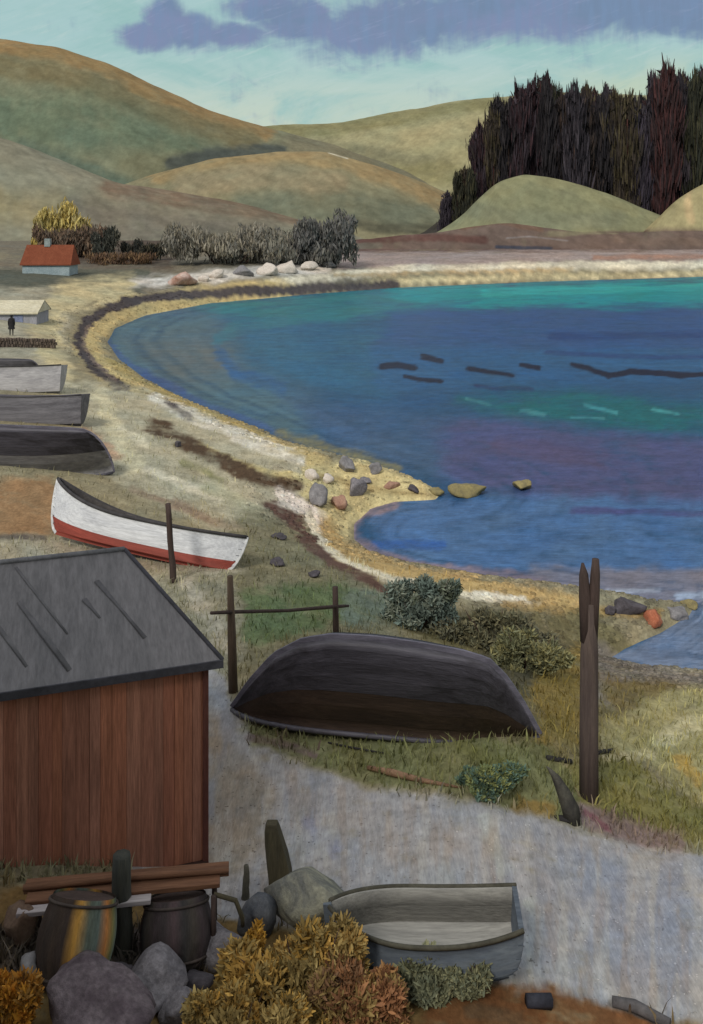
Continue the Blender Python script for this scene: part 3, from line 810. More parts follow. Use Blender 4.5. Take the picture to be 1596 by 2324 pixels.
# far shrubs by the house and along the head of the bay
OLG = [(112, 108, 98), (104, 101, 94), (122, 116, 104), (96, 94, 88), (110, 104, 90)]
def far_bush(name, label, u, v, Y, wpx, hpx, cols, n=420, lobes=3, group=None, elong=3., back=0.):
    p = hit(u, v); Y = p.y; s = Y / F
    w, h = wpx * s / 2, hpx * s
    x0, z0 = p.x, p.z - .2
    bl = []
    for k in range(lobes):
        t = (k + .5) / lobes - .5
        hh = h * random.uniform(.75, 1.05)
        bl.append((t * 2 * w * .8, random.uniform(-.3, .3) * w, hh * .5, w * (1.3 / lobes + .12), w * .5, hh * .52))
    return bush(name, label, 'shrub' if 'tree' not in name else 'tree', (x0, Y + back, z0), bl, cols, int(n * 5), max(.16, h * .032), elong * 1.2, (0, 0, 1), .3, 5, group, radial=False)
far_bush('shrub', 'wide grey brushy thicket left of the dark round bush at the head of the bay', 520, 598, 236, 300, 92, OLG, 1500, 6)
far_bush('shrub', 'dark grey rounded bush standing above the white shore boulders', 715, 600, 232, 190, 108, [(90, 89, 86), (82, 81, 80), (98, 96, 90), (74, 74, 73)], 1200, 4)
far_bush('shrub', 'dark brown hedge directly behind the red roofed house', 170, 585, 232, 190, 85, [(92, 76, 64), (82, 70, 62), (100, 84, 70), (76, 68, 60)], 900, 5)
far_bush('conifer_tree', 'slender dark tree rising right of the red roofed house', 238, 592, 216, 44, 92, [(64, 64, 58), (54, 56, 52), (76, 74, 64)], 360, 1)
far_bush('shrub', 'small black-green bush, left of the dark pair beyond the beach', 298, 590, 214, 50, 50, [(54, 54, 50), (46, 48, 46), (70, 66, 58)], 320, 2)
far_bush('shrub', 'small black-green bush, right of the dark pair beyond the beach', 352, 590, 214, 52, 54, [(48, 50, 46), (40, 42, 40), (66, 62, 50)], 320, 2)
far_bush('shrub', 'low rusty brown scrub between the dark bushes and the house', 270, 600, 208, 150, 34, [(92, 72, 56), (80, 66, 56), (104, 84, 62)], 420, 4)
far_bush('yellow_tree', 'yellow leaved tree above and behind the red roofed house', 95, 580, 262, 130, 128, [(160, 146, 92), (150, 132, 76), (172, 158, 104), (132, 122, 84)], 900, 4, back=14)

# near bushes
GB = [(98, 108, 100), (86, 98, 92), (112, 118, 106), (78, 88, 82), (102, 110, 94)]
def near_bush(label, u, v, wpx, hpx, cols, n, lobes, size=.11, name='shrub', elong=3.2, spread=.55, group=None):
    size *= .36; n = int(n * 5.5)
    p = hit(u, v); s = p.y / F
    bl = []
    for (du, dv, rw, rh) in lobes:
        bl.append((du * s, random.uniform(-.1, .1) * rw * s, dv * s, rw * s, rw * s * .7, rh * s))
    return bush(name, label, 'shrub', p - Vector((0, 0, .03)), bl, cols, n, size, elong, spread=spread, stems=14, group=group)
near_bush('grey-green bush of two rounded fans beside the yellow beach', 955, 1425, 170, 100, GB, 2200, [(-45, 50, 46, 56), (40, 58, 58, 50), (0, 30, 70, 34)], .12)
near_bush('low dark olive bush behind the black upturned boat', 1110, 1470, 170, 80, [(92, 92, 74), (80, 80, 68), (102, 98, 76)], 1800, [(-50, 26, 80, 44), (30, 34, 70, 50), (90, 14, 56, 34), (-110, 20, 50, 40)], .11)
near_bush('dull green bush sloping down right of the black boat', 1205, 1525, 170, 95, [(106, 106, 80), (96, 98, 76), (116, 112, 78)], 1700, [(-30, 40, 56, 50), (35, 30, 52, 40)], .1)
near_bush('dark green clump at the grey path edge', 1110, 1812, 130, 110, [(98, 108, 76), (84, 98, 74), (112, 116, 74), (78, 98, 88)], 2000, [(-6, 30, 38, 34), (40, 44, 44, 22), (-40, 40, 34, 22), (10, 52, 40, 20)], .07)
OC = [(148, 120, 66), (140, 114, 66), (152, 122, 64), (132, 114, 72), (122, 106, 68), (136, 120, 78)]
near_bush('large ochre bush between the broad pale boulder and the rusty bush', 690, 2280, 300, 240, OC, 5200, [(-80, 60, 110, 74), (50, 90, 90, 92), (10, 20, 190, 50), (100, 50, 60, 70)], .075)
near_bush('rusty red-brown bush below the large ochre bush', 800, 2330, 160, 140, [(128, 92, 64), (118, 84, 60), (138, 104, 68), (112, 86, 64), (132, 112, 72)], 2600, [(-40, 50, 70, 80), (50, 40, 76, 70)], .07)
near_bush('yellow ochre bush at the bottom edge between the rocks and rusty bush', 540, 2370, 220, 150, OC + [(176, 140, 70)], 2600, [(-50, 40, 80, 70), (60, 40, 84, 66)], .075)
near_bush('orange ochre tuft in the bottom left corner', 20, 2330, 120, 120, [(164, 118, 46), (150, 104, 44), (130, 98, 52)], 1600, [(-20, 40, 70, 60), (24, 70, 40, 50)], .07)
near_bush('short ochre sprig between the navy-grey and violet boulders', 582, 2200, 60, 90, [(158, 122, 52), (142, 110, 54)], 500, [(0, 45, 24, 50)], .06)
near_bush('olive bush under the propped dinghy', 1010, 2262, 150, 110, [(108, 110, 88), (98, 102, 84), (116, 116, 90)], 1600, [(-50, 40, 60, 56), (40, 36, 50, 48)], .07)

# ------------------------------------------------------------------ boats
def hull_rows(L, B, D, bow, stern, transom=0., rake=.16, rake_s=None, rocker=.06, nst=41, strakes=7, off=0., full=.8, s0=0., s1=1., clink=.02, prof=None):
    """one side of a clinker hull: list of stations, each a list of (x, y, z) from keel to sheer; x runs stern to bow"""
    if rake_s is None: rake_s = rake
    rows = []
    ss = []
    for k in range(strakes):
        a, b = k / strakes, (k + 1) / strakes
        ss += [(a, 0.), (b - 1e-3, clink)]
    ss = [q for q in ss if s0 - 1e-6 <= q[0] <= s1 + 1e-6]
    for i in range(nst):
        t = i / (nst - 1)
        if prof: t = t * .35 + .65 * (1 - math.cos(math.pi * t)) / 2
        cc = 2 * t - 1; e = abs(cc)
        if cc < 0 and transom: b = B / 2 * (1 - (1 - transom) * e ** 2.4)
        else: b = B / 2 * max(1 - e ** 2.5, 0) ** .85
        b = max(b - off, .012)
        zs = D + (bow * max(cc, 0) ** 2.2 + stern * max(-cc, 0) ** 2.2)
        zk = rocker * e ** 3 + off
        rk = rake if cc > 0 else rake_s
        if prof:
            rk = 0
            zk = min((D + bow) * (1 - float(np.interp(t, prof[0], prof[1]))) + off, zs - .004)
        row = []
        for s, o in ss:
            th = s * math.pi / 2
            y = b * math.sin(th) ** full + o
            z = zk + (zs - zk) * (1 - math.cos(th)) ** .82
            x = L / 2 * (1 if cc > 0 else -1) * (e - rk * e ** 3 * (1 - s) ** 1.7)
            row.append((x, y, z))
        rows.append(row)
    return rows
def shell(g, rows, inner=False):
    g.grid(rows, flip=inner)
    g.grid([[(x, -y, z) for x, y, z in r] for r in rows], flip=not inner)
def rail(rows, idx=-1, side=1, dz=0., dy=0.):
    return [(r[idx][0], side * (r[idx][1] + dy), r[idx][2] + dz) for r in rows]
def boat(name, label, loc, rot, L, B, D, bow, stern, mats, transom=0., rake=.16, rake_s=None, rocker=.06, strakes=7, split=None, thwarts=3,
         gun=.03, group=None, up=True, full=.8, closed_deck=False, keel=.05, prof=None, ribs=True):
    root = thing(name, label, 'boat', loc, rot, group)
    kw = dict(L=L, B=B, D=D, bow=bow, stern=stern, transom=transom, rake=rake, rake_s=rake_s, rocker=rocker, strakes=strakes, full=full, prof=prof)
    rows = hull_rows(**kw)
    if split:
        lo = hull_rows(**kw, s0=0, s1=split); hi = hull_rows(**kw, s0=split - 2e-3, s1=1)
        g = G(); shell(g, hi)
        if transom: g.add([hi[0][0], hi[0][-1], (hi[0][-1][0], -hi[0][-1][1], hi[0][-1][2]), (hi[0][0][0], -hi[0][0][1], hi[0][0][2])], [(0, 1, 2, 3)])
        g.build('topside', mats['hull'], root, True)
        g = G(); shell(g, lo); g.build('bottom', mats['bottom'], root, True)
    else:
        g = G(); shell(g, rows)
        g.build('hull', mats['hull'], root, True)
    if transom:
        r = rows[0]
        g = G()
        poly = [(x - .004, y, z) for x, y, z in r] + [(x - .004, -y, z) for x, y, z in r[::-1]]
        g.add(poly + [(x + .05, y, z) for x, y, z in poly], [tuple(range(len(poly)))[::-1], tuple(range(len(poly), 2 * len(poly)))])
        n = len(poly)
        g.f += [(i, (i + 1) % n, (i + 1) % n + n, i + n) for i in range(n)]
        g.build('transom', mats.get('transom', mats['hull']), root)
    inn = hull_rows(**kw, off=.03)
    g = G(); shell(g, inn, True)
    # rim closing the two skins
    for sgn in (1, -1):
        g.grid([[(a[-1][0], sgn * a[-1][1], a[-1][2]), (b[-1][0], sgn * b[-1][1], b[-1][2])] for a, b in zip(rows, inn)], flip=sgn < 0)
    g.build('lining', mats['inside'], root, True)
    g = G()
    for sgn in (1, -1): g.tube(rail(rows, -1, sgn, .0, .012), gun, 6, sq=1.2)
    g.build('gunwale', mats['gunwale'], root, True)
    g = G()
    kl = [(rows[-1][k][0] + .012, 0, rows[-1][k][2]) for k in range(len(rows[-1]) - 1, 0, -2)][::-1]
    st = [(rows[0][k][0] - .012, 0, rows[0][k][2]) for k in range(len(rows[0]) - 1, 0, -2)]
    def bar(path):
        g = G(); vs, fs = [], []
        for i, p in enumerate(path):
            a = Vector(path[max(i - 1, 0)]); b = Vector(path[min(i + 1, len(path) - 1)])
            d = (b - a).normalized(); nrm = Vector((d.z, 0, -d.x))
            for sy, k in ((.026, -.03), (.018, keel), (-.018, keel), (-.026, -.03)):
                q = Vector(p) + nrm * k
                vs.append((q.x, sy, q.z))
        for i in range(len(path) - 1):
            for k in range(4):
                fs.append((i * 4 + k, i * 4 + (k + 1) % 4, (i + 1) * 4 + (k + 1) % 4, (i + 1) * 4 + k))
        fs += [(3, 2, 1, 0), tuple(len(vs) - 4 + k for k in range(4))]
        return g.add(vs, fs)
    kp = [(r[0][0], 0, r[0][2] - keel * .4) for r in rows]
    bar(kp).build('keel', mats['keel'], root)
    if prof: pass
    elif not transom: bar(st + [kp[0]]).build('stem', mats.get('stem', mats['keel']), root)
    if not prof: bar([kp[-1]] + kl).build('stem', mats.get('stem', mats['keel']), root)
    if up:
        for k in range(thwarts):
            t = (k + 1) / (thwarts + 1)
            r = inn[int(t * (len(inn) - 1))]
            j = int(len(r) * .72)
            g = G().box((r[j][0], 0, r[j][2]), (.2, 2 * r[j][1], .035))
            g.build('thwart', mats.get('thwart', mats['inside']), root)
        g = G()
        for k in range(3, len(inn) - 3, 4) if ribs else ():
            for sgn in (1, -1):
                g.tube([(p[0], sgn * max(p[1] - .012, 0), p[2]) for p in inn[k][::2]], .014, 4)
        if ribs: g.build('rib', mats['inside'], root, True)['kind'] = 'stuff'
    return root
def yaw_of(a, b): return math.atan2(b[1] - a[1], b[0] - a[0])

BLK = paint('tarred_wood', (60, 58, 64), (92, 90, 100), scale=1.6, stretch=(.35, 3, 3), rough=.5, bump=.3, spec=.3)
BLK_HI = paint('tar_keel_highlight', (100, 98, 110), var=.3, scale=3, stretch=(.4, 2, 2), rough=.5)  # tarred keel, its violet-grey highlight put into the colour
BRN = paint('worn_brown_plank', (74, 62, 56), (92, 76, 66), scale=1.4, stretch=(.3, 3, 3), rough=.7)
GRY = paint('grey_hull', (78, 76, 80), (112, 110, 114), scale=1.4, stretch=(.3, 3, 3), rough=.7)
LGR = paint('pale_grey_hull', (140, 138, 140), (172, 170, 170), scale=1.2, stretch=(.3, 2, 2), rough=.7)
WHT = paint('white_paint', (184, 186, 190), (214, 216, 218), scale=1.3, stretch=(.3, 3, 3), rough=.5)
RED = paint('red_bottom_paint', (122, 56, 46), (150, 70, 58), scale=1.3, stretch=(.3, 3, 3), rough=.6)
DIN = paint('dark_inside', (58, 56, 58), (84, 80, 78), scale=2, rough=.8)
SLT = paint('slate_hull', (72, 80, 92), (96, 104, 112), scale=2, stretch=(.4, 2, 2), rough=.7)
PALE = paint('pale_boards', (134, 133, 129), (164, 162, 156), scale=2, stretch=(.3, 3, 3), rough=.8)

# big upturned boat: its two stems stand on the grass
pa, pb = hit(520, 1632), hit(1232, 1692)
mid = (pa + pb) / 2
yw = yaw_of(pa, pb)
Lb = (pb - pa).length
boat('rowing_boat', 'large black upturned rowing boat lying keel up on the grass beside the shed', (mid.x, mid.y + .22, (pa.z + pb.z) / 2 + 1.34), (math.pi + R(4), R(0), yw), Lb, 1.75, 1.02, .34, .34,
     dict(hull=BRN, bottom=BLK, inside=DIN, gunwale=BLK, keel=BLK_HI), rake=.22, rake_s=.38, rocker=.04, up=False, strakes=7, full=.8, gun=.035, split=4/7,
     prof=([0, .0625, .146, .243, .34, .48, .62, .757, .84, .896, .95, 1], [0, .34, .70, .91, .99, 1, .965, .91, .84, .64, .34, 0]))

# white and red boat on the slope
p0, p1 = hit(150, 1240), hit(520, 1300)
mid = (p0 + p1) / 2
yw = yaw_of(p1, p0)     # bow to the left
boat('rowing_boat', 'white rowing boat with red bottom resting upright behind the shed', (mid.x - .3, mid.y + .35, mid.z + .06), (R(22), R(-5), yw), (p1 - p0).length * 1.22, 1.7, .86, .62, .12,
     dict(hull=WHT, bottom=RED, inside=DIN, gunwale=paint('charcoal_rail', (62, 60, 62), var=.3), keel=RED, stem=WHT, thwart=paint('grey_thwart', (96, 90, 86), var=.3)),
     rake=.14, rake_s=.12, rocker=.05, split=3/7, thwarts=3, gun=.04)

# boats on the left edge of the shore
p1 = hit(248, 1082)
L2 = 9.0
boat('rowing_boat', 'black upturned boat with grey sides cut by the left edge, above the white boat', (p1.x - L2 * .49, p1.y + .7, p1.z + 1.72), (math.pi + R(8), 0, R(-8)), L2, 2.6, 1.55, .1, .1,
     dict(hull=paint('grey_strakes', (128, 126, 132), (166, 164, 168), scale=1.0, stretch=(.25, 1.6, 2.2), rough=.5), bottom=BLK, inside=DIN, gunwale=BLK, keel=BLK_HI), rake=.24, up=False, gun=.04, split=4/7)
p1 = hit(185, 972)
L3 = 6.2
boat('rowing_boat', 'dark grey boat with square stern, just behind the black upturned one at left', (p1.x - L3 * .5, p1.y + .5, p1.z + .02), (R(10), 0, R(180 - 2)), L3, 1.9, 1.35, .2, .1,
     dict(hull=GRY, inside=DIN, gunwale=BLK, keel=BLK, thwart=DIN), transom=.62, rake=.1, rake_s=.04, thwarts=3)
p1 = hit(135, 898)
L4 = 7.5
boat('rowing_boat', 'pale grey boat lying third from the shed at the left edge', (p1.x - L4 * .5, p1.y + .5, p1.z + .02), (R(10), 0, R(180 + 2)), L4, 2.1, 1.5, .2, .1,
     dict(hull=LGR, inside=DIN, gunwale=paint('charcoal_rail', (62, 60, 62)), keel=GRY, thwart=DIN), transom=.6, rake=.1, rake_s=.05, thwarts=3)
p1 = hit(78, 850)
L5 = 6.5
boat('rowing_boat', 'farthest dark upturned boat at the left edge, behind the pale grey boat', (p1.x - L5 * .5, p1.y + 1.2, p1.z + .8), (math.pi, 0, R(-2)), L5, 1.8, .8, .12, .1,
     dict(hull=GRY, inside=DIN, gunwale=BLK, keel=BLK), rake=.2, up=False)

# propped dinghy in the foreground
p1 = hit(1110, 2225); 
g1 = p1 + Vector((-.62, .02, .02))
dinghy = boat('dinghy', 'small slate grey open dinghy with pale inside, propped on struts by the path', (g1.x, g1.y, g1.z), (R(4), R(2), R(176)), 1.9, .82, .55, .1, .1,
     dict(hull=SLT, inside=PALE, gunwale=paint('dark_olive_rail', (74, 72, 62), var=.3), keel=SLT, thwart=PALE), transom=.72, rake=.2, rake_s=.16, thwarts=0, gun=.02, strakes=5, ribs=False)
g = G(); q = hull_rows(1.9, .82, .55, .1, .1, transom=.72, rake=.2, rake_s=.16, strakes=5, off=.03)
q = [r[6] for r in q]
g.grid([[(x, -y, z), (x, y, z)] for x, y, z in q]); g.build('floorboards', PALE, dinghy)
for (x, y, sx) in ((.3, -.22, .16), (-.5, -.26, -.1)):
    G().tube([(x, y * .8, .22), (x + sx, y - .22, -.28)], [.045, .035], 6).build('strut', paint('weathered_strut', (88, 86, 86), var=.3), dinghy, True)
# ------------------------------------------------------------------ boat shed
def shed():
    Ez = 6.70
    E = Vector(at(505, 1497, Ez))            # right eave corner
    W = Vector(at(0, 1572, Ez))
    d = (E - W).normalized(); n = Vector((-d.y, d.x, 0))
    yaw = math.atan2(d.y, d.x)
    Lr = 5.2
    Rz = 7.6
    Rp = Vector(at(283, 1248, Rz))
    rel = Rp - E
    inset, half = -rel.dot(d), rel.dot(n)
    root = thing('boat_shed', 'weathered red-brown plank shed with a grey pitched roof', 'shed', E - d * Lr / 2 + Vector((0, 0, -2.55)), yaw)
    X0, X1 = -Lr / 2, Lr / 2
    oz = 2.55                                # eave height above the root
    rz = oz + (Rz - Ez)
    wm = paint('red_brown_planks', (96, 58, 44), (118, 76, 58), scale=1.0, stretch=(5, 5, .35), rough=.85, bump=.4, fine=.35)
    tints = [(142, 90, 68), (136, 86, 68), (150, 92, 66), (134, 92, 76), (144, 100, 82), (140, 84, 64), (130, 86, 70), (148, 104, 88)]
    rm = paint('grey_roof_boards', (104, 103, 106), (122, 120, 123), scale=1.3, stretch=(2.6, .35, 1), rough=.8, bump=.4, turn=-math.atan2(inset, half))
    # walls of upright boards
    ov = .14
    wx0, wx1, wy0, wy1 = X0 + ov, X1 - ov - .06, ov, 2 * half - ov
    wall = paint('plank_paint', attr=True, var=.22, scale=1.1, stretch=(9, 9, .5), rough=.85, bump=.5, dist=.015, spec=.15, fine=.25)
    random.seed(11)
    def boards(a, b, nm):
        g = G()
        a, b = Vector((*a, 0)), Vector((*b, 0)); L = (b - a).length; dd = (b - a) / L; nn = Vector((dd.y, -dd.x, 0))
        x = 0
        while x < L - .01:
            w = min(random.uniform(.10, .17), L - x)
            k = random.uniform(0, .012)
            p = a + dd * (x + w / 2) + nn * (k - .012)
            ctr = (p.x, p.y, oz / 2 - .03)
            m0 = len(g.v)
            g.box(ctr, (w - .003, .03, oz + .02 - random.uniform(0, .03)), (0, 0, math.atan2(dd.y, dd.x)))
            col = c(random.choice(tints))
            kk = random.uniform(1.3, 1.46); col = tuple(v * .5 + w_ * .5 for v, w_ in zip(col, c(138, 98, 82)))
            for i in range(m0, len(g.v)): g.c[i] = tuple(v * kk for v in col)
            x += w
        g.build(nm, wall, root)
    k = inset / half
    bx0, bx1 = wx0 - k * (wy1 - wy0), wx1 - k * (wy1 - wy0)
    boards((wx0, wy0), (wx1, wy0), 'wall')
    boards((wx1, wy0 + .02), (bx1, wy1), 'wall')
    boards((bx1, wy1), (bx0, wy1), 'wall')
    boards((bx0, wy1), (wx0, wy0 + .02), 'wall')
    q = [(wx0 + .06, wy0 + .04), (wx1 - .06, wy0 + .04), (bx1 - .02, wy1 - .04), (bx0 + .06, wy1 - .04)]
    G().add([(x, y, 0) for x, y in q] + [(x, y, oz - .08) for x, y in q], [(3, 2, 1, 0), (4, 5, 6, 7), (0, 1, 5, 4), (1, 2, 6, 5), (2, 3, 7, 6), (3, 0, 4, 7)]).build('wall_lining', paint('dark_gap', (34, 26, 24), var=.2), root)
    G().box((wx1 + .012, wy0 - .02, oz / 2 - .03), (.07, .05, oz + .03)).build('corner_board', paint('dark_corner', (84, 48, 42), (104, 66, 58), scale=2, stretch=(3, 3, .4)), root, bevel=.006)
    G().box(((wx0 + wx1) / 2, wy0 - .035, -.0), (wx1 - wx0 + .05, .06, .14)).build('sill_beam', paint('dark_sill', (66, 46, 40), var=.3), root, bevel=.01)
    # hipped roof as a slab with thickness
    th = .07
    def ring(z, o): return [(X0 - o, -o, z), (X1 + o, -o, z), (X1 + o, 2 * half + o, z), (X0 - o, 2 * half + o, z)]
    def flat(z): return [(X0, 0, z), (X1, 0, z), (X1 - 2 * inset, 2 * half, z), (X0 - 2 * inset, 2 * half, z)]
    low = flat(oz - th); e = flat(oz)
    rdg = [(X0 - inset, half, rz), (X1 - inset, half, rz)]
    rlo = [(x, y, z - th) for x, y, z in rdg]
    g = G()
    g.add(low + e + rdg + rlo, [(4, 5, 9, 8), (6, 7, 8, 9), (1, 0, 10, 11), (3, 2, 11, 10), (0, 1, 5, 4), (2, 3, 7, 6), (1, 11, 9, 5), (11, 2, 6, 9), (10, 0, 4, 8), (3, 10, 8, 7)])
    g.build('roof', rm, root)
    # gable triangles
    g = G()
    g.add([(wx1, wy0, oz - .1), (bx1, wy1, oz - .1), ((wx1 + bx1) / 2, half, rz - .1), (wx0, wy0, oz - .1), (bx0, wy1, oz - .1), ((wx0 + bx0) / 2, half, rz - .1)], [(0, 1, 2), (4, 3, 5)])
    g.build('gable', wm, root)
    # roofing felt strips: raised laps running down the front slope
    sl = math.hypot(half, rz - oz)
    g = G()
    k = 0
    x = X0 + .25
    lapm = paint('roof_lap', (88, 87, 91), (106, 105, 108), scale=1.2, stretch=(1, .5, 1), rough=.8)
    while x < X1 - .35:
        a = Vector((x, 0.03, oz + .012)); b = Vector((x - inset, half, rz + .004))
        f0 = random.uniform(.05, .45); f1 = random.uniform(.6, .97)
        a2, b2 = a.lerp(b, f0), a.lerp(b, f1)
        g.tube([a2, a2.lerp(b2, .5) + Vector((0, 0, random.uniform(-.002, .006))), b2], [random.uniform(.02, .05) for _ in range(3)], 6, sq=.22)
        x += random.choice((.09, .3, .42, .5)) * random.uniform(.8, 1.2)
    g.build('batten', lapm, root, True)['kind'] = 'stuff'
    hip = paint('dark_roof_edge', (58, 58, 64), (76, 76, 84), scale=2)
    G().tube([(X1 + .0, 0, oz + .0), (X1 - inset, half, rz + .01)], .028, 6).build('barge_board', hip, root, True)
    G().tube([(X0 - inset, half, rz + .012), (X1 - inset, half, rz + .012)], .035, 6).build('ridge_cap', paint('pale_ridge', (112, 112, 116), var=.2), root, True)
    G().box(((X0 + X1) / 2, -.012, oz - .045), (Lr + .02, .024, .10)).build('fascia', hip, root, bevel=.006)
    return root
shed()

# ------------------------------------------------------------------ posts, rack, pole
WOOD = paint('grey_brown_wood', (80, 68, 58), (98, 84, 70), scale=2, stretch=(4, 4, .4), rough=.9, bump=.5)
WOOD2 = paint('dark_wood', (62, 52, 48), (80, 66, 62), scale=2, stretch=(4, 4, .4), rough=.9, bump=.5)
WOOD3 = paint('olive_wood', (64, 60, 48), (82, 76, 58), scale=2, stretch=(3, 3, .4), rough=.9, bump=.5)
def post(name, label, u, v0, v1, r, mat, lean=(0, 0), taper=.8, n=8, cat='post'):
    p = hit(u, v0)
    h = (v0 - v1) * p.y / F
    root = thing(name, label, cat, p)
    g = G()
    k = 7
    g.tube([(lean[0] * t + random.gauss(0, r * .1), lean[1] * t, -.2 + (h + .2) * t) for t in [i / k for i in range(k + 1)]],
           [r * (1 - (1 - taper) * i / k) * random.uniform(.93, 1.07) for i in range(k + 1)], n)
    g.build('shaft', mat, root, True)
    return root, p, h
post('mooring_post', 'thin dark post standing in front of the white and red boat', 395, 1322, 1143, .085, WOOD2, (-.16, 0), .8)
# rack of two posts and a rail
p1, p2 = hit(530, 1572), hit(763, 1442)
rk = thing('drying_rack', 'wooden net drying rack of two posts and one rail behind the black boat', 'rack', p1)
h1 = (1572 - 1308) * p1.y / F; h2 = (1442 - 1332) * p2.y / F
d = p2 - p1
G().tube([(0, 0, -.2), (-.03, 0, h1 * .5), (-.06, 0, h1)], [.085, .075, .05], 8).build('post', WOOD, rk, True)
G().tube([d + Vector((0, 0, -.2)), d + Vector((-.01, 0, h2 * .5)), d + Vector((-.02, 0, h2))], [.07, .065, .06], 8).build('post', WOOD2, rk, True)
za = (1572 - 1386) * p1.y / F; zb = (1442 - 1374) * p2.y / F
a = Vector((-.05, -.07, za)); b = d + Vector((-.02, -.06, zb)); e = (b - a)
G().tube([a - e * .14, a, a.lerp(b, .5) + Vector((0, 0, -.03)), b, b + e * .16], [.028, .034, .032, .04, .03], 6).build('rail', WOOD2, rk, True)
# tall forked pole
p = hit(1337, 1812); h = (1812 - 1270) * p.y / F; s = p.y / F
fp = thing('forked_pole', 'tall dark pole with a forked top standing on the grass by the path', 'pole', p)
G().tube([(0, 0, -.3), (0, 0, h * .3), (.005, 0, h * .6), (.01, 0, (1812 - 1370) * s)], [.14, .135, .13, .085], 10).build('shaft', paint('pole_wood', (72, 62, 60), (92, 80, 74), scale=2, stretch=(5, 5, .4), rough=.9, bump=.5), fp, True)
zf = (1812 - 1385) * s
G().tube([(-.03, 0, zf - .45), (-.06, 0, zf + .2), (-.075, 0, zf + .5), (-.09, 0, zf + .66)], [.095, .085, .065, .02], 8).build('prong', WOOD2, fp, True)
G().tube([(.03, 0, zf - .45), (.075, 0, zf + .2), (.09, 0, zf + .5), (.095, 0, zf + .72)], [.095, .08, .07, .05], 8).build('prong', WOOD2, fp, True)
# stout post by the path, foreground
def stake():
    p = hit(634, 2006); s = p.y / F
    root = thing('bollard', 'squat olive-brown wooden bollard with slanted top beside the path', 'bollard', p)
    prof = [(-20, -20, 52), (-22, 20, 50), (-28, 60, 46), (-32, 95, 40), (-32, 122, 32), (-28, 136, 24)]
    rows = []
    vs, fs = [], []
    for (x, z, w) in prof:
        for (dx, dy) in ((0, -.5), (1, -.5), (1, .5), (0, .5)):
            vs.append(((x + dx * w + random.uniform(-1, 1)) * s, dy * w * .9 * s, z * s))
    for i in range(len(prof) - 1):
        for k in range(4): fs.append((i * 4 + k, i * 4 + (k + 1) % 4, (i + 1) * 4 + (k + 1) % 4, (i + 1) * 4 + k))
    fs.append(tuple(len(vs) - 4 + k for k in range(4)))
    g = G().add(vs, fs)
    g.build('shaft', WOOD3, root, bevel=.012)
stake()
post('stake', 'short grey stake near the end of the plank bench', 556, 2040, 1965, .06, paint('grey_stake', (84, 82, 72), var=.3), (.02, 0), .45)
post('mooring_post', 'thick dark green-grey post in front of the plank bench', 277, 2165, 1942, .098, paint('green_grey_post', (58, 60, 58), (74, 74, 66), scale=2, stretch=(4, 4, .5), rough=.9), (0, 0), .95)

# ------------------------------------------------------------------ plank bench with timber on it
def bench():
    a, b = hit(60, 2128), hit(500, 2172)
    yaw = yaw_of(a, b); L = (b - a).length
    s = a.y / F
    root = thing('trestle_bench', 'low trestle bench carrying long brown boards in front of the shed', 'bench', a, yaw)
    hh = .36
    tw = paint('brown_board', (92, 64, 48), (128, 92, 70), scale=2, stretch=(.3, 4, 4), rough=.8, bump=.4)
    pw = paint('bleached_board', (140, 130, 132), (184, 178, 178), scale=2, stretch=(.3, 4, 4), rough=.8)
    G().box((L / 2, .16, hh + .03), (L + .1, .15, .06), (0, 0, 0)).build('board', tw, root, bevel=.008)
    G().box((L / 2 - .02, .0, hh + .02), (L * .98, .14, .05), (0, 0, .01)).build('board', tw, root, bevel=.008)
    G().box((L * .30, -.13, hh - .005), (L * .66, .1, .045), (0, 0, .012)).build('board', pw, root, bevel=.006)
    G().tube([(-.05, .08, hh + .075), (L * .5, .09, hh + .085), (L + .05, .07, hh + .075)], [.03, .036, .03], 6).build('pole', tw, root, True)
    for x in (.08, L - .1):
        for y in (-.14, .2):
            G().tube([(x, y * 1.1, -.2), (x, y, hh - .02)], .028, 6).build('leg', WOOD2, root, True)
    G().tube([(L - .1, -.1, hh - .03), (L + .12, -.12, hh - .1), (L + .19, -.13, hh - .28), (L + .19, -.13, 0)], [.022, .024, .024, .02], 6).build('hoop', WOOD3, root, True)
    return root
bench()
def barrel(name, label, u, v, r, h, tilt, cols, hoops, yaw=0., shift=0):
    p = hit(u, v)
    root = thing(name, label, 'barrel', p + Vector((0, 0, .02)), (tilt[0], tilt[1], yaw))
    n, m = 22, 9
    for k in range(1):
        g = G()
        rows = []
        for i in range(m + 1):
            t = i / m
            rr = r * (.82 + .18 * math.sin(math.pi * t))
            rows.append([(rr * math.cos(2 * math.pi * j / n), rr * math.sin(2 * math.pi * j / n), h * t) for j in range(n + 1)])
        g.grid(rows)
        for i in range(len(g.v)):
            g.c[i] = c(cols[((i % (n + 1)) + shift) % n % len(cols)])
        g.build('staves', paint('stave_paint', attr=True, var=.3, scale=3, stretch=(3, 3, .6), rough=.8, bump=.4), root, True)
        G().add([(r * .8 * math.cos(2 * math.pi * j / n), r * .8 * math.sin(2 * math.pi * j / n), h * .97) for j in range(n)], [tuple(range(n))]).build('lid', WOOD2, root)
    for t in hoops:
        rr = r * (.82 + .18 * math.sin(math.pi * t)) + .008
        g = G()
        g.tube([(rr * math.cos(2 * math.pi * j / n), rr * math.sin(2 * math.pi * j / n), h * t) for j in range(n + 1)], .014, 6, cap=False)
        g.build('hoop', paint('iron_hoop', (70, 62, 58), var=.4), root, True)
    return root
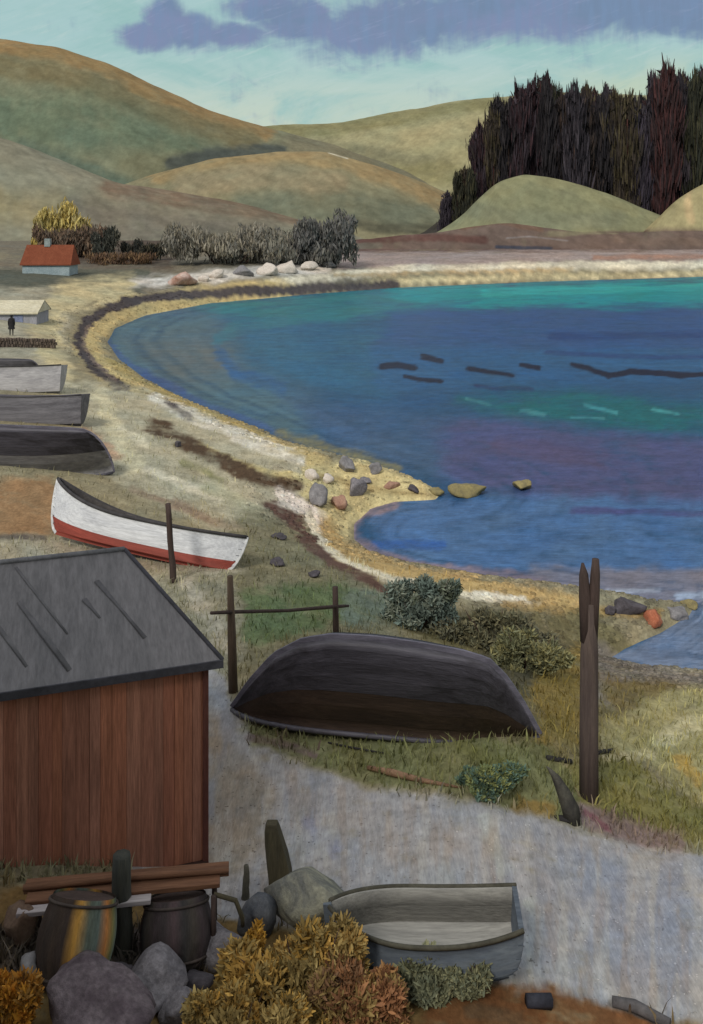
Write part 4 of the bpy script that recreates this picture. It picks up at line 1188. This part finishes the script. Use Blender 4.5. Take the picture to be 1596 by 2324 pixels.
barrel('barrel', 'dark barrel with ochre and green staves at the lower left', 155, 2238, .36, .66, (R(-28), R(6)),
       [(62, 50, 44), (54, 46, 42), (66, 54, 46), (60, 50, 46), (176, 132, 62), (100, 108, 96), (92, 104, 98), (176, 116, 64), (120, 116, 72), (94, 106, 98)], (.08, .93), 0, 9)
barrel('barrel', 'plum-brown barrel under the right end of the plank bench', 400, 2196, .36, .56, (R(-26), R(-5)),
       [(70, 60, 62), (64, 58, 58), (78, 64, 66), (60, 58, 58), (72, 66, 60)], (.1, .9))

# ------------------------------------------------------------------ stones
def rock(name, label, loc, size, mat, seed, rough=.22, group=None, rot=0., cat='rock', sub=3):
    bm = bmesh.new()
    bmesh.ops.create_icosphere(bm, subdivisions=sub, radius=1)
    rr_ = random.Random(int(seed * 100))
    cuts = [(Vector([rr_.gauss(0, 1) for _ in range(3)]).normalized(), rr_.uniform(.5, .8)) for _ in range(10)]
    for v in bm.verts:
        n = v.co.normalized()
        for q in cuts:
            e = n.dot(q[0])
            if e > q[1]: n = n - q[0] * (e - q[1]) * .97
        k = 1 + rough * 1.6 * mnoise.noise(n * 1.1 + Vector((seed * 3.1, seed, 0))) + rough * .6 * mnoise.noise(n * 3 + Vector((seed, 0, seed)))
        k += rough * .5 * max(0, mnoise.cell(n * 1.7 + Vector((seed, seed, 1))) - .5)
        v.co = Vector((n.x * size[0] * k, n.y * size[1] * k, max(n.z, -.55) * size[2] * k))
    me = bpy.data.meshes.new(name)
    bm.to_mesh(me); bm.free()
    me.polygons.foreach_set('use_smooth', [True] * len(me.polygons))
    me.materials.append(mat)
    o = bpy.data.objects.new(name, me)
    scene.collection.objects.link(o)
    o.location = loc
    o.rotation_euler = (0, 0, rot)
    return tag(o, label, cat, group)
def stone(label, u, v, wpx, hpx, mat, seed, group=None, name='rock', rough=.22, water=False, cat='rock'):
    p = Vector(at(u, v, 0.03)) if water else hit(u, v)
    s = p.y / F
    return rock(name, label, p + Vector((0, wpx * s * .35, hpx * s * .32)), (wpx * s / 2, wpx * s * .42, hpx * s * .62), mat, seed, rough, group, seed * .7, cat)
RG = paint('grey_rock', (112, 110, 112), (142, 140, 142), scale=3, rough=.9, bump=.6)
RV = paint('violet_rock', (98, 95, 100), (140, 136, 140), scale=2.2, rough=.9, bump=.9, fine=.35, dist=.04)
RD = paint('dark_rock', (66, 62, 66), (90, 86, 92), scale=3, rough=.9, bump=.6)
RW = paint('white_rock', (190, 180, 168), (216, 206, 196), scale=3, rough=.9, bump=.6)
RY = paint('weedy_rock', (120, 112, 84), (150, 138, 94), scale=3, rough=.9, bump=.6)
RR = paint('reddish_rock', (148, 112, 98), (170, 138, 118), scale=3, rough=.9, bump=.6)
RP = paint('pink_rock', (168, 128, 112), (206, 186, 176), scale=.6, rough=.9, bump=.6)
FR = 'far boulders at the head of the bay'
stone('pinkish red boulder lowest of the shore stones at the head of the bay', 408, 650, 105, 36, RP, 1.3, rough=.12)
for i, (u, v, w, h, m) in enumerate(((490, 632, 60, 22, RW), (552, 628, 66, 26, RG), (604, 626, 60, 30, RW), (652, 622, 58, 34, RW), (700, 616, 56, 30, RW), (742, 608, 46, 18, RG), (460, 640, 36, 14, RW))):
    stone(('pale white boulder in the row below the grey thicket' if m is RW else 'greyer boulder in the row below the grey thicket'), u, v, w, h, m, 2.2 + i, FR)
SP = [('white pointed boulder at the landward side of the stony spit', 708, 1092, 44, 36, RW), ('small white boulder just right of the pointed white one', 742, 1098, 40, 26, RW),
      ('grey boulder, farthest back on the stony spit', 790, 1076, 54, 46, RG), ('grey boulder right of the farthest one on the spit', 850, 1078, 46, 34, RG),
      ('large mauve grey boulder nearest the shore on the spit', 722, 1152, 62, 62, RG), ('blue-grey boulder in the middle of the spit', 808, 1130, 60, 54, RV),
      ('reddish boulder wedged between the mauve and blue-grey ones', 770, 1160, 54, 44, RR), ('small violet-grey stone behind the middle spit boulder', 832, 1100, 34, 22, RV),
      ('pinkish stone on the outer half of the spit', 890, 1112, 48, 24, RR), ('dark flat stone near the tip of the spit', 940, 1122, 48, 20, RD), ('yellowish weedy stone at the very tip of the spit', 988, 1126, 46, 22, RY)]
for i, (lb, u, v, w, h, m) in enumerate(SP): stone(lb, u, v, w * .84, h * .82, m, 5.1 + i * 1.7)
stone('long yellow-brown rock in the water just beyond the spit', 1068, 1132, 100, 30, RY, 31.2, water=True)
stone('lone brown rock farthest out in the water', 1192, 1114, 58, 22, RY, 33.1, water=True)
stone('dark streaked boulder on the small point at right', 1428, 1404, 78, 38, RD, 35.4)
stone('small black rock leaning on the streaked boulder', 1386, 1400, 30, 24, RD, 36.4)
stone('orange-red rock on the small point at right', 1490, 1430, 62, 38, paint('orange_rock', (160, 92, 66), (176, 116, 90), scale=3, rough=.9, bump=.6), 37.3)
stone('grey-green rock at the right of the orange-red one', 1545, 1410, 70, 30, RG, 38.2)
stone('small weedy rock at the tip of the right-hand point', 1572, 1388, 40, 18, RY, 39.9)
# foreground rocks
stone('broad boulder with pale olive top, left of the propped dinghy', 690, 2150, 250, 118, paint('olive_topped_rock', (92, 94, 94), (148, 147, 130), scale=3.4, rough=.9, bump=.8, dist=.03), 53.3, rough=.12)
stone('dark navy-grey boulder between the broad pale boulder and the plum-brown barrel', 585, 2150, 110, 90, paint('slate_rock', (70, 74, 82), (98, 100, 104), scale=5, rough=.9, bump=.6), 41.3, rough=.14)
stone('grey-violet boulder right of the plum-brown barrel', 488, 2215, 140, 90, RV, 43.7, rough=.16)
stone('large grey boulder below the thick post', 325, 2300, 190, 66, RV, 45.2, rough=.16)
stone('big dark plum boulder along the bottom edge', 185, 2400, 330, 84, paint('plum_rock', (78, 68, 74), (116, 106, 110), scale=2.2, rough=.9, bump=.9, fine=.35, dist=.04), 47.8, rough=.15)
stone('small brown rock left of the striped barrel', 30, 2160, 80, 90, paint('brown_rock', (88, 68, 56), (116, 98, 84), scale=4, rough=.9), 49.1)
stone('pale grey stone beside the striped barrel foot', 60, 2250, 70, 60, RG, 51.4)
stone('small plum stone in front of the large grey boulder', 392, 2345, 110, 60, RV, 52.2, rough=.2)
stone('low dark stone between the striped barrel and the plum boulder', 262, 2262, 80, 46, RD, 54.6, rough=.2)
stone('flat brown stone at the foot of the plum-brown barrel', 440, 2270, 90, 40, RD, 55.9, rough=.2)
stone('dark slate stone at the bottom edge left of the rusty bush', 455, 2370, 120, 60, RV, 57.1, rough=.2)
# dark stones on the grass slope above the little bay
for i, (lb, u, v, w, h) in enumerate((('dark flat stone highest on the slope above the little bay', 632, 1225, 42, 12), ('dark long stone midway on the slope above the little bay', 626, 1286, 52, 14),
                                      ('dark stone lowest on the slope above the little bay', 714, 1312, 40, 13), ('black stone on the brown seaweed bank', 402, 1015, 20, 16))):
    stone(lb, u, v, w, h, RD, 61 + i * 2.3)
# driftwood
def wood(label, pts, rad, mat, name='driftwood'):
    P = [hit(u, v) + Vector((0, 0, dz)) for u, v, dz in pts]
    root = thing(name, label, 'driftwood', P[0])
    g = G().tube([q - P[0] for q in P], rad, 7)
    g.build('stick', mat, root, True)
    return root
BW = paint('black_wood', (44, 42, 44), (58, 56, 56), scale=3, rough=.9)
wood('short black stick lying left of the forked pole', [(1242, 1724, .03), (1296, 1736, .03)], [.035, .04], BW)
wood('short black stick lying right of the forked pole', [(1340, 1716, .03), (1392, 1708, .03)], [.045, .03], BW)
wood('red-brown dead branch lying on the grass edge of the path', [(835, 1748, .03), (890, 1764, .05), (960, 1778, .03), (1050, 1795, .02)], [.03, .05, .035, .01], paint('dead_branch', (104, 78, 60), (150, 120, 96), scale=6))
wood('dark block of wood on the rusty ground at the bottom right', [(1196, 2284, .05), (1250, 2290, .06)], [.06, .07], paint('blue_black_wood', (52, 54, 64), var=.3))
wood('dark grey log at the bottom right corner of the path', [(1390, 2284, .04), (1440, 2300, .05), (1520, 2340, .04)], [.05, .06, .05], paint('grey_log', (86, 84, 86), var=.3))
wood('thin dark stick in front of the black upturned boat', [(745, 1690, .02), (800, 1702, .03), (870, 1712, .02)], [.012, .016, .01], BW)
def fluke():
    p = hit(1300, 1868); s = p.y / F
    root = thing('boat_anchor', 'dark anchor-like iron with curved fin and flat foot at the path edge', 'anchor', p)
    pts = [(-58, 128, 3), (-40, 108, 12), (-22, 74, 20), (-6, 36, 26), (2, -4, 24)]
    vs, fs = [], []
    for x, z, w in pts:
        for dx, dy in ((-1, -.4), (0, -1), (1, 0), (0, 1)): vs.append(((x + dx * w * .8) * s, dy * w * .5 * s, z * s))
    for i in range(len(pts) - 1):
        for k in range(4): fs.append((i * 4 + k, i * 4 + (k + 1) % 4, (i + 1) * 4 + (k + 1) % 4, (i + 1) * 4 + k))
    fs += [(3, 2, 1, 0), tuple(len(vs) - 4 + k for k in range(4))]
    G().add(vs, fs).build('fluke', paint('dark_iron', (58, 56, 54), (84, 82, 74), scale=5, rough=.8), root, True)
    G().tube([(-105 * s, -.02, 12 * s), (-80 * s, -.02, 10 * s), (-30 * s, -.01, 12 * s), (4 * s, 0, 6 * s)], [.03, .045, .055, .06], 6, sq=.6).build('foot', BW, root, True)
fluke()

# ------------------------------------------------------------------ far buildings and wall at left
def house():
    Y = hit(104, 622).y
    s = Y / F
    x0, x1 = (46 - CX) * s, (162 - CX) * s
    zb = H - (620 - VH) * s
    zw = H - (600 - VH) * s
    zr = H - (556 - VH) * s
    L = x1 - x0
    root = thing('red_roofed_house', 'small house with big rust red roof and pale blue wall at far left', 'house', ((x0 + x1) / 2, Y, zb), 0)
    D = 4.5; eh = zw - zb; rh = zr - zb
    wl = paint('pale_blue_wall', (136, 152, 158), (158, 172, 176), scale=.6)
    rf = paint('rust_red_roof', (116, 62, 42), (128, 72, 50), scale=.8, stretch=(1, .5, 1), rough=.9)
    G().box((0, D / 2, eh / 2 - .3), (L * .92, D, eh + .6)).build('wall', wl, root)
    # hipped-gable roof
    e, r2 = .3, D / 2
    g = G()
    vs = [(-L / 2, -e, eh), (L / 2, -e, eh), (L / 2, D + e, eh), (-L / 2, D + e, eh), (-L / 2 * .94, r2, rh), (L / 2 * .94, r2, rh),
          (-L / 2, -e, eh - .15), (L / 2, -e, eh - .15), (L / 2, D + e, eh - .15), (-L / 2, D + e, eh - .15)]
    g.add(vs, [(0, 1, 5, 4), (2, 3, 4, 5), (1, 2, 5), (3, 0, 4), (9, 8, 7, 6), (6, 7, 1, 0), (7, 8, 2, 1), (8, 9, 3, 2), (9, 6, 0, 3)])
    roof = g.build('roof', rf, root)
    G().box(((98 - 104) * s, r2, rh + .35), (.9, .8, 1.3)).build('chimney', paint('chimney_stone', (140, 150, 150), var=.25), roof)
house()
def lowhouse():
    p = hit(86, 738)
    s = p.y / F
    L, D = 9.0, 4.2
    root = thing('low_boathouse', 'long low boathouse with cream roof and blue-grey wall at the left edge', 'building', (p.x - L / 2, p.y, p.z - .1), R(3))
    eh = 30 * s; rh = eh + 1.1
    G().box((0, D / 2, eh / 2), (L - .4, D, eh + .3)).build('wall', paint('blue_grey_boards', (142, 142, 148), (160, 160, 170), scale=1, stretch=(3, 3, .5)), root)
    g = G()
    vs = [(-L / 2, -.3, eh), (L / 2, -.3, eh), (L / 2, D + .3, eh), (-L / 2, D + .3, eh), (-L / 2, D / 2, rh), (L / 2, D / 2, rh)]
    vs += [(x, y, z - .12) for x, y, z in vs]
    g.add(vs, [(0, 1, 5, 4), (2, 3, 4, 5), (1, 2, 5), (3, 0, 4), (6, 10, 11, 7), (8, 11, 10, 9), (0, 6, 7, 1), (2, 8, 9, 3), (1, 7, 11, 5), (5, 11, 8, 2)])
    g.build('roof', paint('cream_roof', (190, 182, 156), (208, 202, 180), scale=1, stretch=(.5, 1, 1)), root)
    G().box((L * .28, -.03, eh * .42), (.9, .06, eh * .8)).build('door', paint('blue_door', (122, 130, 158), var=.2), root)
lowhouse()
def seawall():
    a, b = hit(-160, 790), hit(128, 790)
    root = thing('stone_wall', 'low dark dry stone wall running in from the left edge to the beach', 'wall', (0, 0, 0))
    m = paint('dark_wall_stone', (92, 82, 76), (118, 104, 92), scale=2, rough=.95, bump=.6)
    g = G()
    n = 46
    for row in range(3):
        for k in range(n):
            t = (k + .5 * (row % 2)) / n
            q = a.lerp(b, t)
            g.box((q.x + random.uniform(-.05, .05), q.y + random.uniform(-.06, .06), gz(q.x, q.y) + .12 + row * .24), ((b - a).length / n * .98, .5 - row * .06, .25), (random.uniform(-.05, .05), random.uniform(-.06, .06), random.uniform(-.1, .1)), .03)
    g.build('stonework', m, root, bevel=.03)
seawall()
def person():
    p = hit(26, 762); s = p.y / F
    h = 1.72
    root = thing('person', 'person in dark clothes standing by the low stone wall at left', 'person', p, R(200))
    me = bpy.data.meshes.new('body')
    V = [(0, 0, .92), (0, 0, 1.15), (0, .0, 1.40), (0, -.01, 1.50), (0, -.03, 1.60), (0, -.02, 1.68),
         (.09, 0, .86), (.10, .02, .48), (.10, .03, .08), (.11, -.10, .04), (-.09, 0, .86), (-.10, -.02, .48), (-.10, 0, .08), (-.11, -.13, .04),
         (.17, 0, 1.40), (.23, .02, 1.14), (.22, -.06, .90), (.22, -.09, .82), (-.17, 0, 1.40), (-.23, .02, 1.14), (-.22, -.06, .90), (-.22, -.09, .82)]
    E = [(0, 1), (1, 2), (2, 3), (3, 4), (4, 5), (0, 6), (6, 7), (7, 8), (8, 9), (0, 10), (10, 11), (11, 12), (12, 13), (2, 14), (14, 15), (15, 16), (16, 17), (2, 18), (18, 19), (19, 20), (20, 21)]
    rad = [.16, .16, .17, .065, .10, .085, .10, .075, .05, .045, .10, .075, .05, .045, .075, .055, .042, .04, .075, .055, .042, .04]
    me.from_pydata(V, E, [])
    o = bpy.data.objects.new('body', me); scene.collection.objects.link(o); o.parent = root
    sk = o.modifiers.new('skin', 'SKIN')
    for i, r in enumerate(rad):
        me.skin_vertices[0].data[i].radius = (r, r * .8)
    me.skin_vertices[0].data[0].use_root = True
    o.modifiers.new('sub', 'SUBSURF').levels = 2
    o.modifiers['sub'].render_levels = 2
    me.materials.append(paint('dark_cloth', (44, 42, 44), (58, 56, 56), scale=6, rough=.9))
    g = G()
    rows = []
    for k, (z, r) in enumerate(((.55, .25), (.8, .22), (1.05, .19), (1.25, .205), (1.43, .17))):
        rows.append([(r * math.cos(6.2832 * j / 16), r * .75 * math.sin(6.2832 * j / 16), z) for j in range(17)])
    g.grid(rows); g.build('coat', paint('dark_coat', (38, 38, 40), (52, 50, 52), scale=6, rough=.95), root, True)
    g = G()
    g.grid([[(r * math.cos(6.2832 * j / 14), -.02 + r * math.sin(6.2832 * j / 14), z) for j in range(15)] for z, r in ((1.64, .115), (1.70, .11), (1.75, .07), (1.77, .01))])
    g.build('cap', paint('dark_coat'), root, True)
    root.scale = (1.15, 1.15, 1.05)
person()

# ------------------------------------------------------------------ grass blades and pebbles
def scatter():
    v_path = np.zeros(len(gx), bool); v_path[gF[is_path].ravel()] = True
    v_beach = np.zeros(len(gx), bool); v_beach[gF[is_beach].ravel()] = True
    front = (gy > 8) & (gy < 60) & (np.abs(gx / np.maximum(gy, 1)) < .47)
    lum = gcol.sum(1)
    green = front & ~v_path & ~v_beach & (gcol[:, 1] > gcol[:, 0] * .72) & (g_sd > 2)
    idx = np.flatnonzero(green)
    idx = rng.choice(idx, 22000, replace=False)
    V, Fq, C = [], [], []
    for i in idx:
        x, y, z = gx[i] + rng.normal(0, .03), gy[i] + rng.normal(0, .08), g_z[i]
        h = rng.uniform(.04, .15) * (1 + .012 * y); w = h * rng.uniform(.06, .13)
        a = rng.uniform(0, 6.28); lx, ly = rng.normal(0, .45, 2) * h
        ca, sa = math.cos(a) * w, math.sin(a) * w
        b = len(V)
        V += [(x - ca, y - sa, z - .02), (x + ca, y + sa, z - .02), (x + ca * .7 + lx * .4, y + sa * .7 + ly * .4, z + h * .6), (x - ca * .7 + lx * .4, y - sa * .7 + ly * .4, z + h * .6), (x + lx, y + ly, z + h), (x + lx + .002, y + ly, z + h)]
        Fq += [(b, b + 1, b + 2, b + 3), (b + 3, b + 2, b + 5, b + 4)]
        k = rng.uniform(.75, 1.3)
        C += [tuple(np.clip(gcol[i] * k * (1, 1.02, .92), 0, .7))] * 6
    tag(big_mesh('grass', V, Fq, LEAF, np.array(C), False), kind='stuff')
    def pebbles(name, mask, n, lo, hi, tint):
        idx = rng.choice(np.flatnonzero(mask), n, replace=False)
        V, Fq, C = [], [], []
        for i in idx:
            r = rng.uniform(lo, hi) * (1 + .02 * gy[i]); a = rng.uniform(0, 3)
            b = len(V)
            x, y, z = gx[i], gy[i], g_z[i] + r * .15
            for t, zz, rr in ((0, -.3, .9), (1, .35, .62)):
                for k in range(4):
                    th = a + k * 1.571 + t * .4
                    q = rng.uniform(.75, 1.2) * rr * r
                    V.append((x + math.cos(th) * q * 1.3, y + math.sin(th) * q, z + zz * r))
            for k in range(4): Fq.append((b + k, b + (k + 1) % 4, b + 4 + (k + 1) % 4, b + 4 + k))
            Fq.append((b + 4, b + 5, b + 6, b + 7))
            base = gcol[i] * rng.uniform(.7, 1.25)
            C += [tuple(np.clip(base * tint, 0, .8))] * 8
        tag(big_mesh(name, V, Fq, LEAF, np.array(C), True), kind='stuff')
    pebbles('gravel', v_path & front, 2200, .005, .014, np.array((1.05, 1.05, 1.05)))
    pebbles('shingle', v_beach & (gy > 20) & (gy < 140) & (g_sd > .2), 4500, .02, .07, np.array((.95, .95, 1)))
scatter()
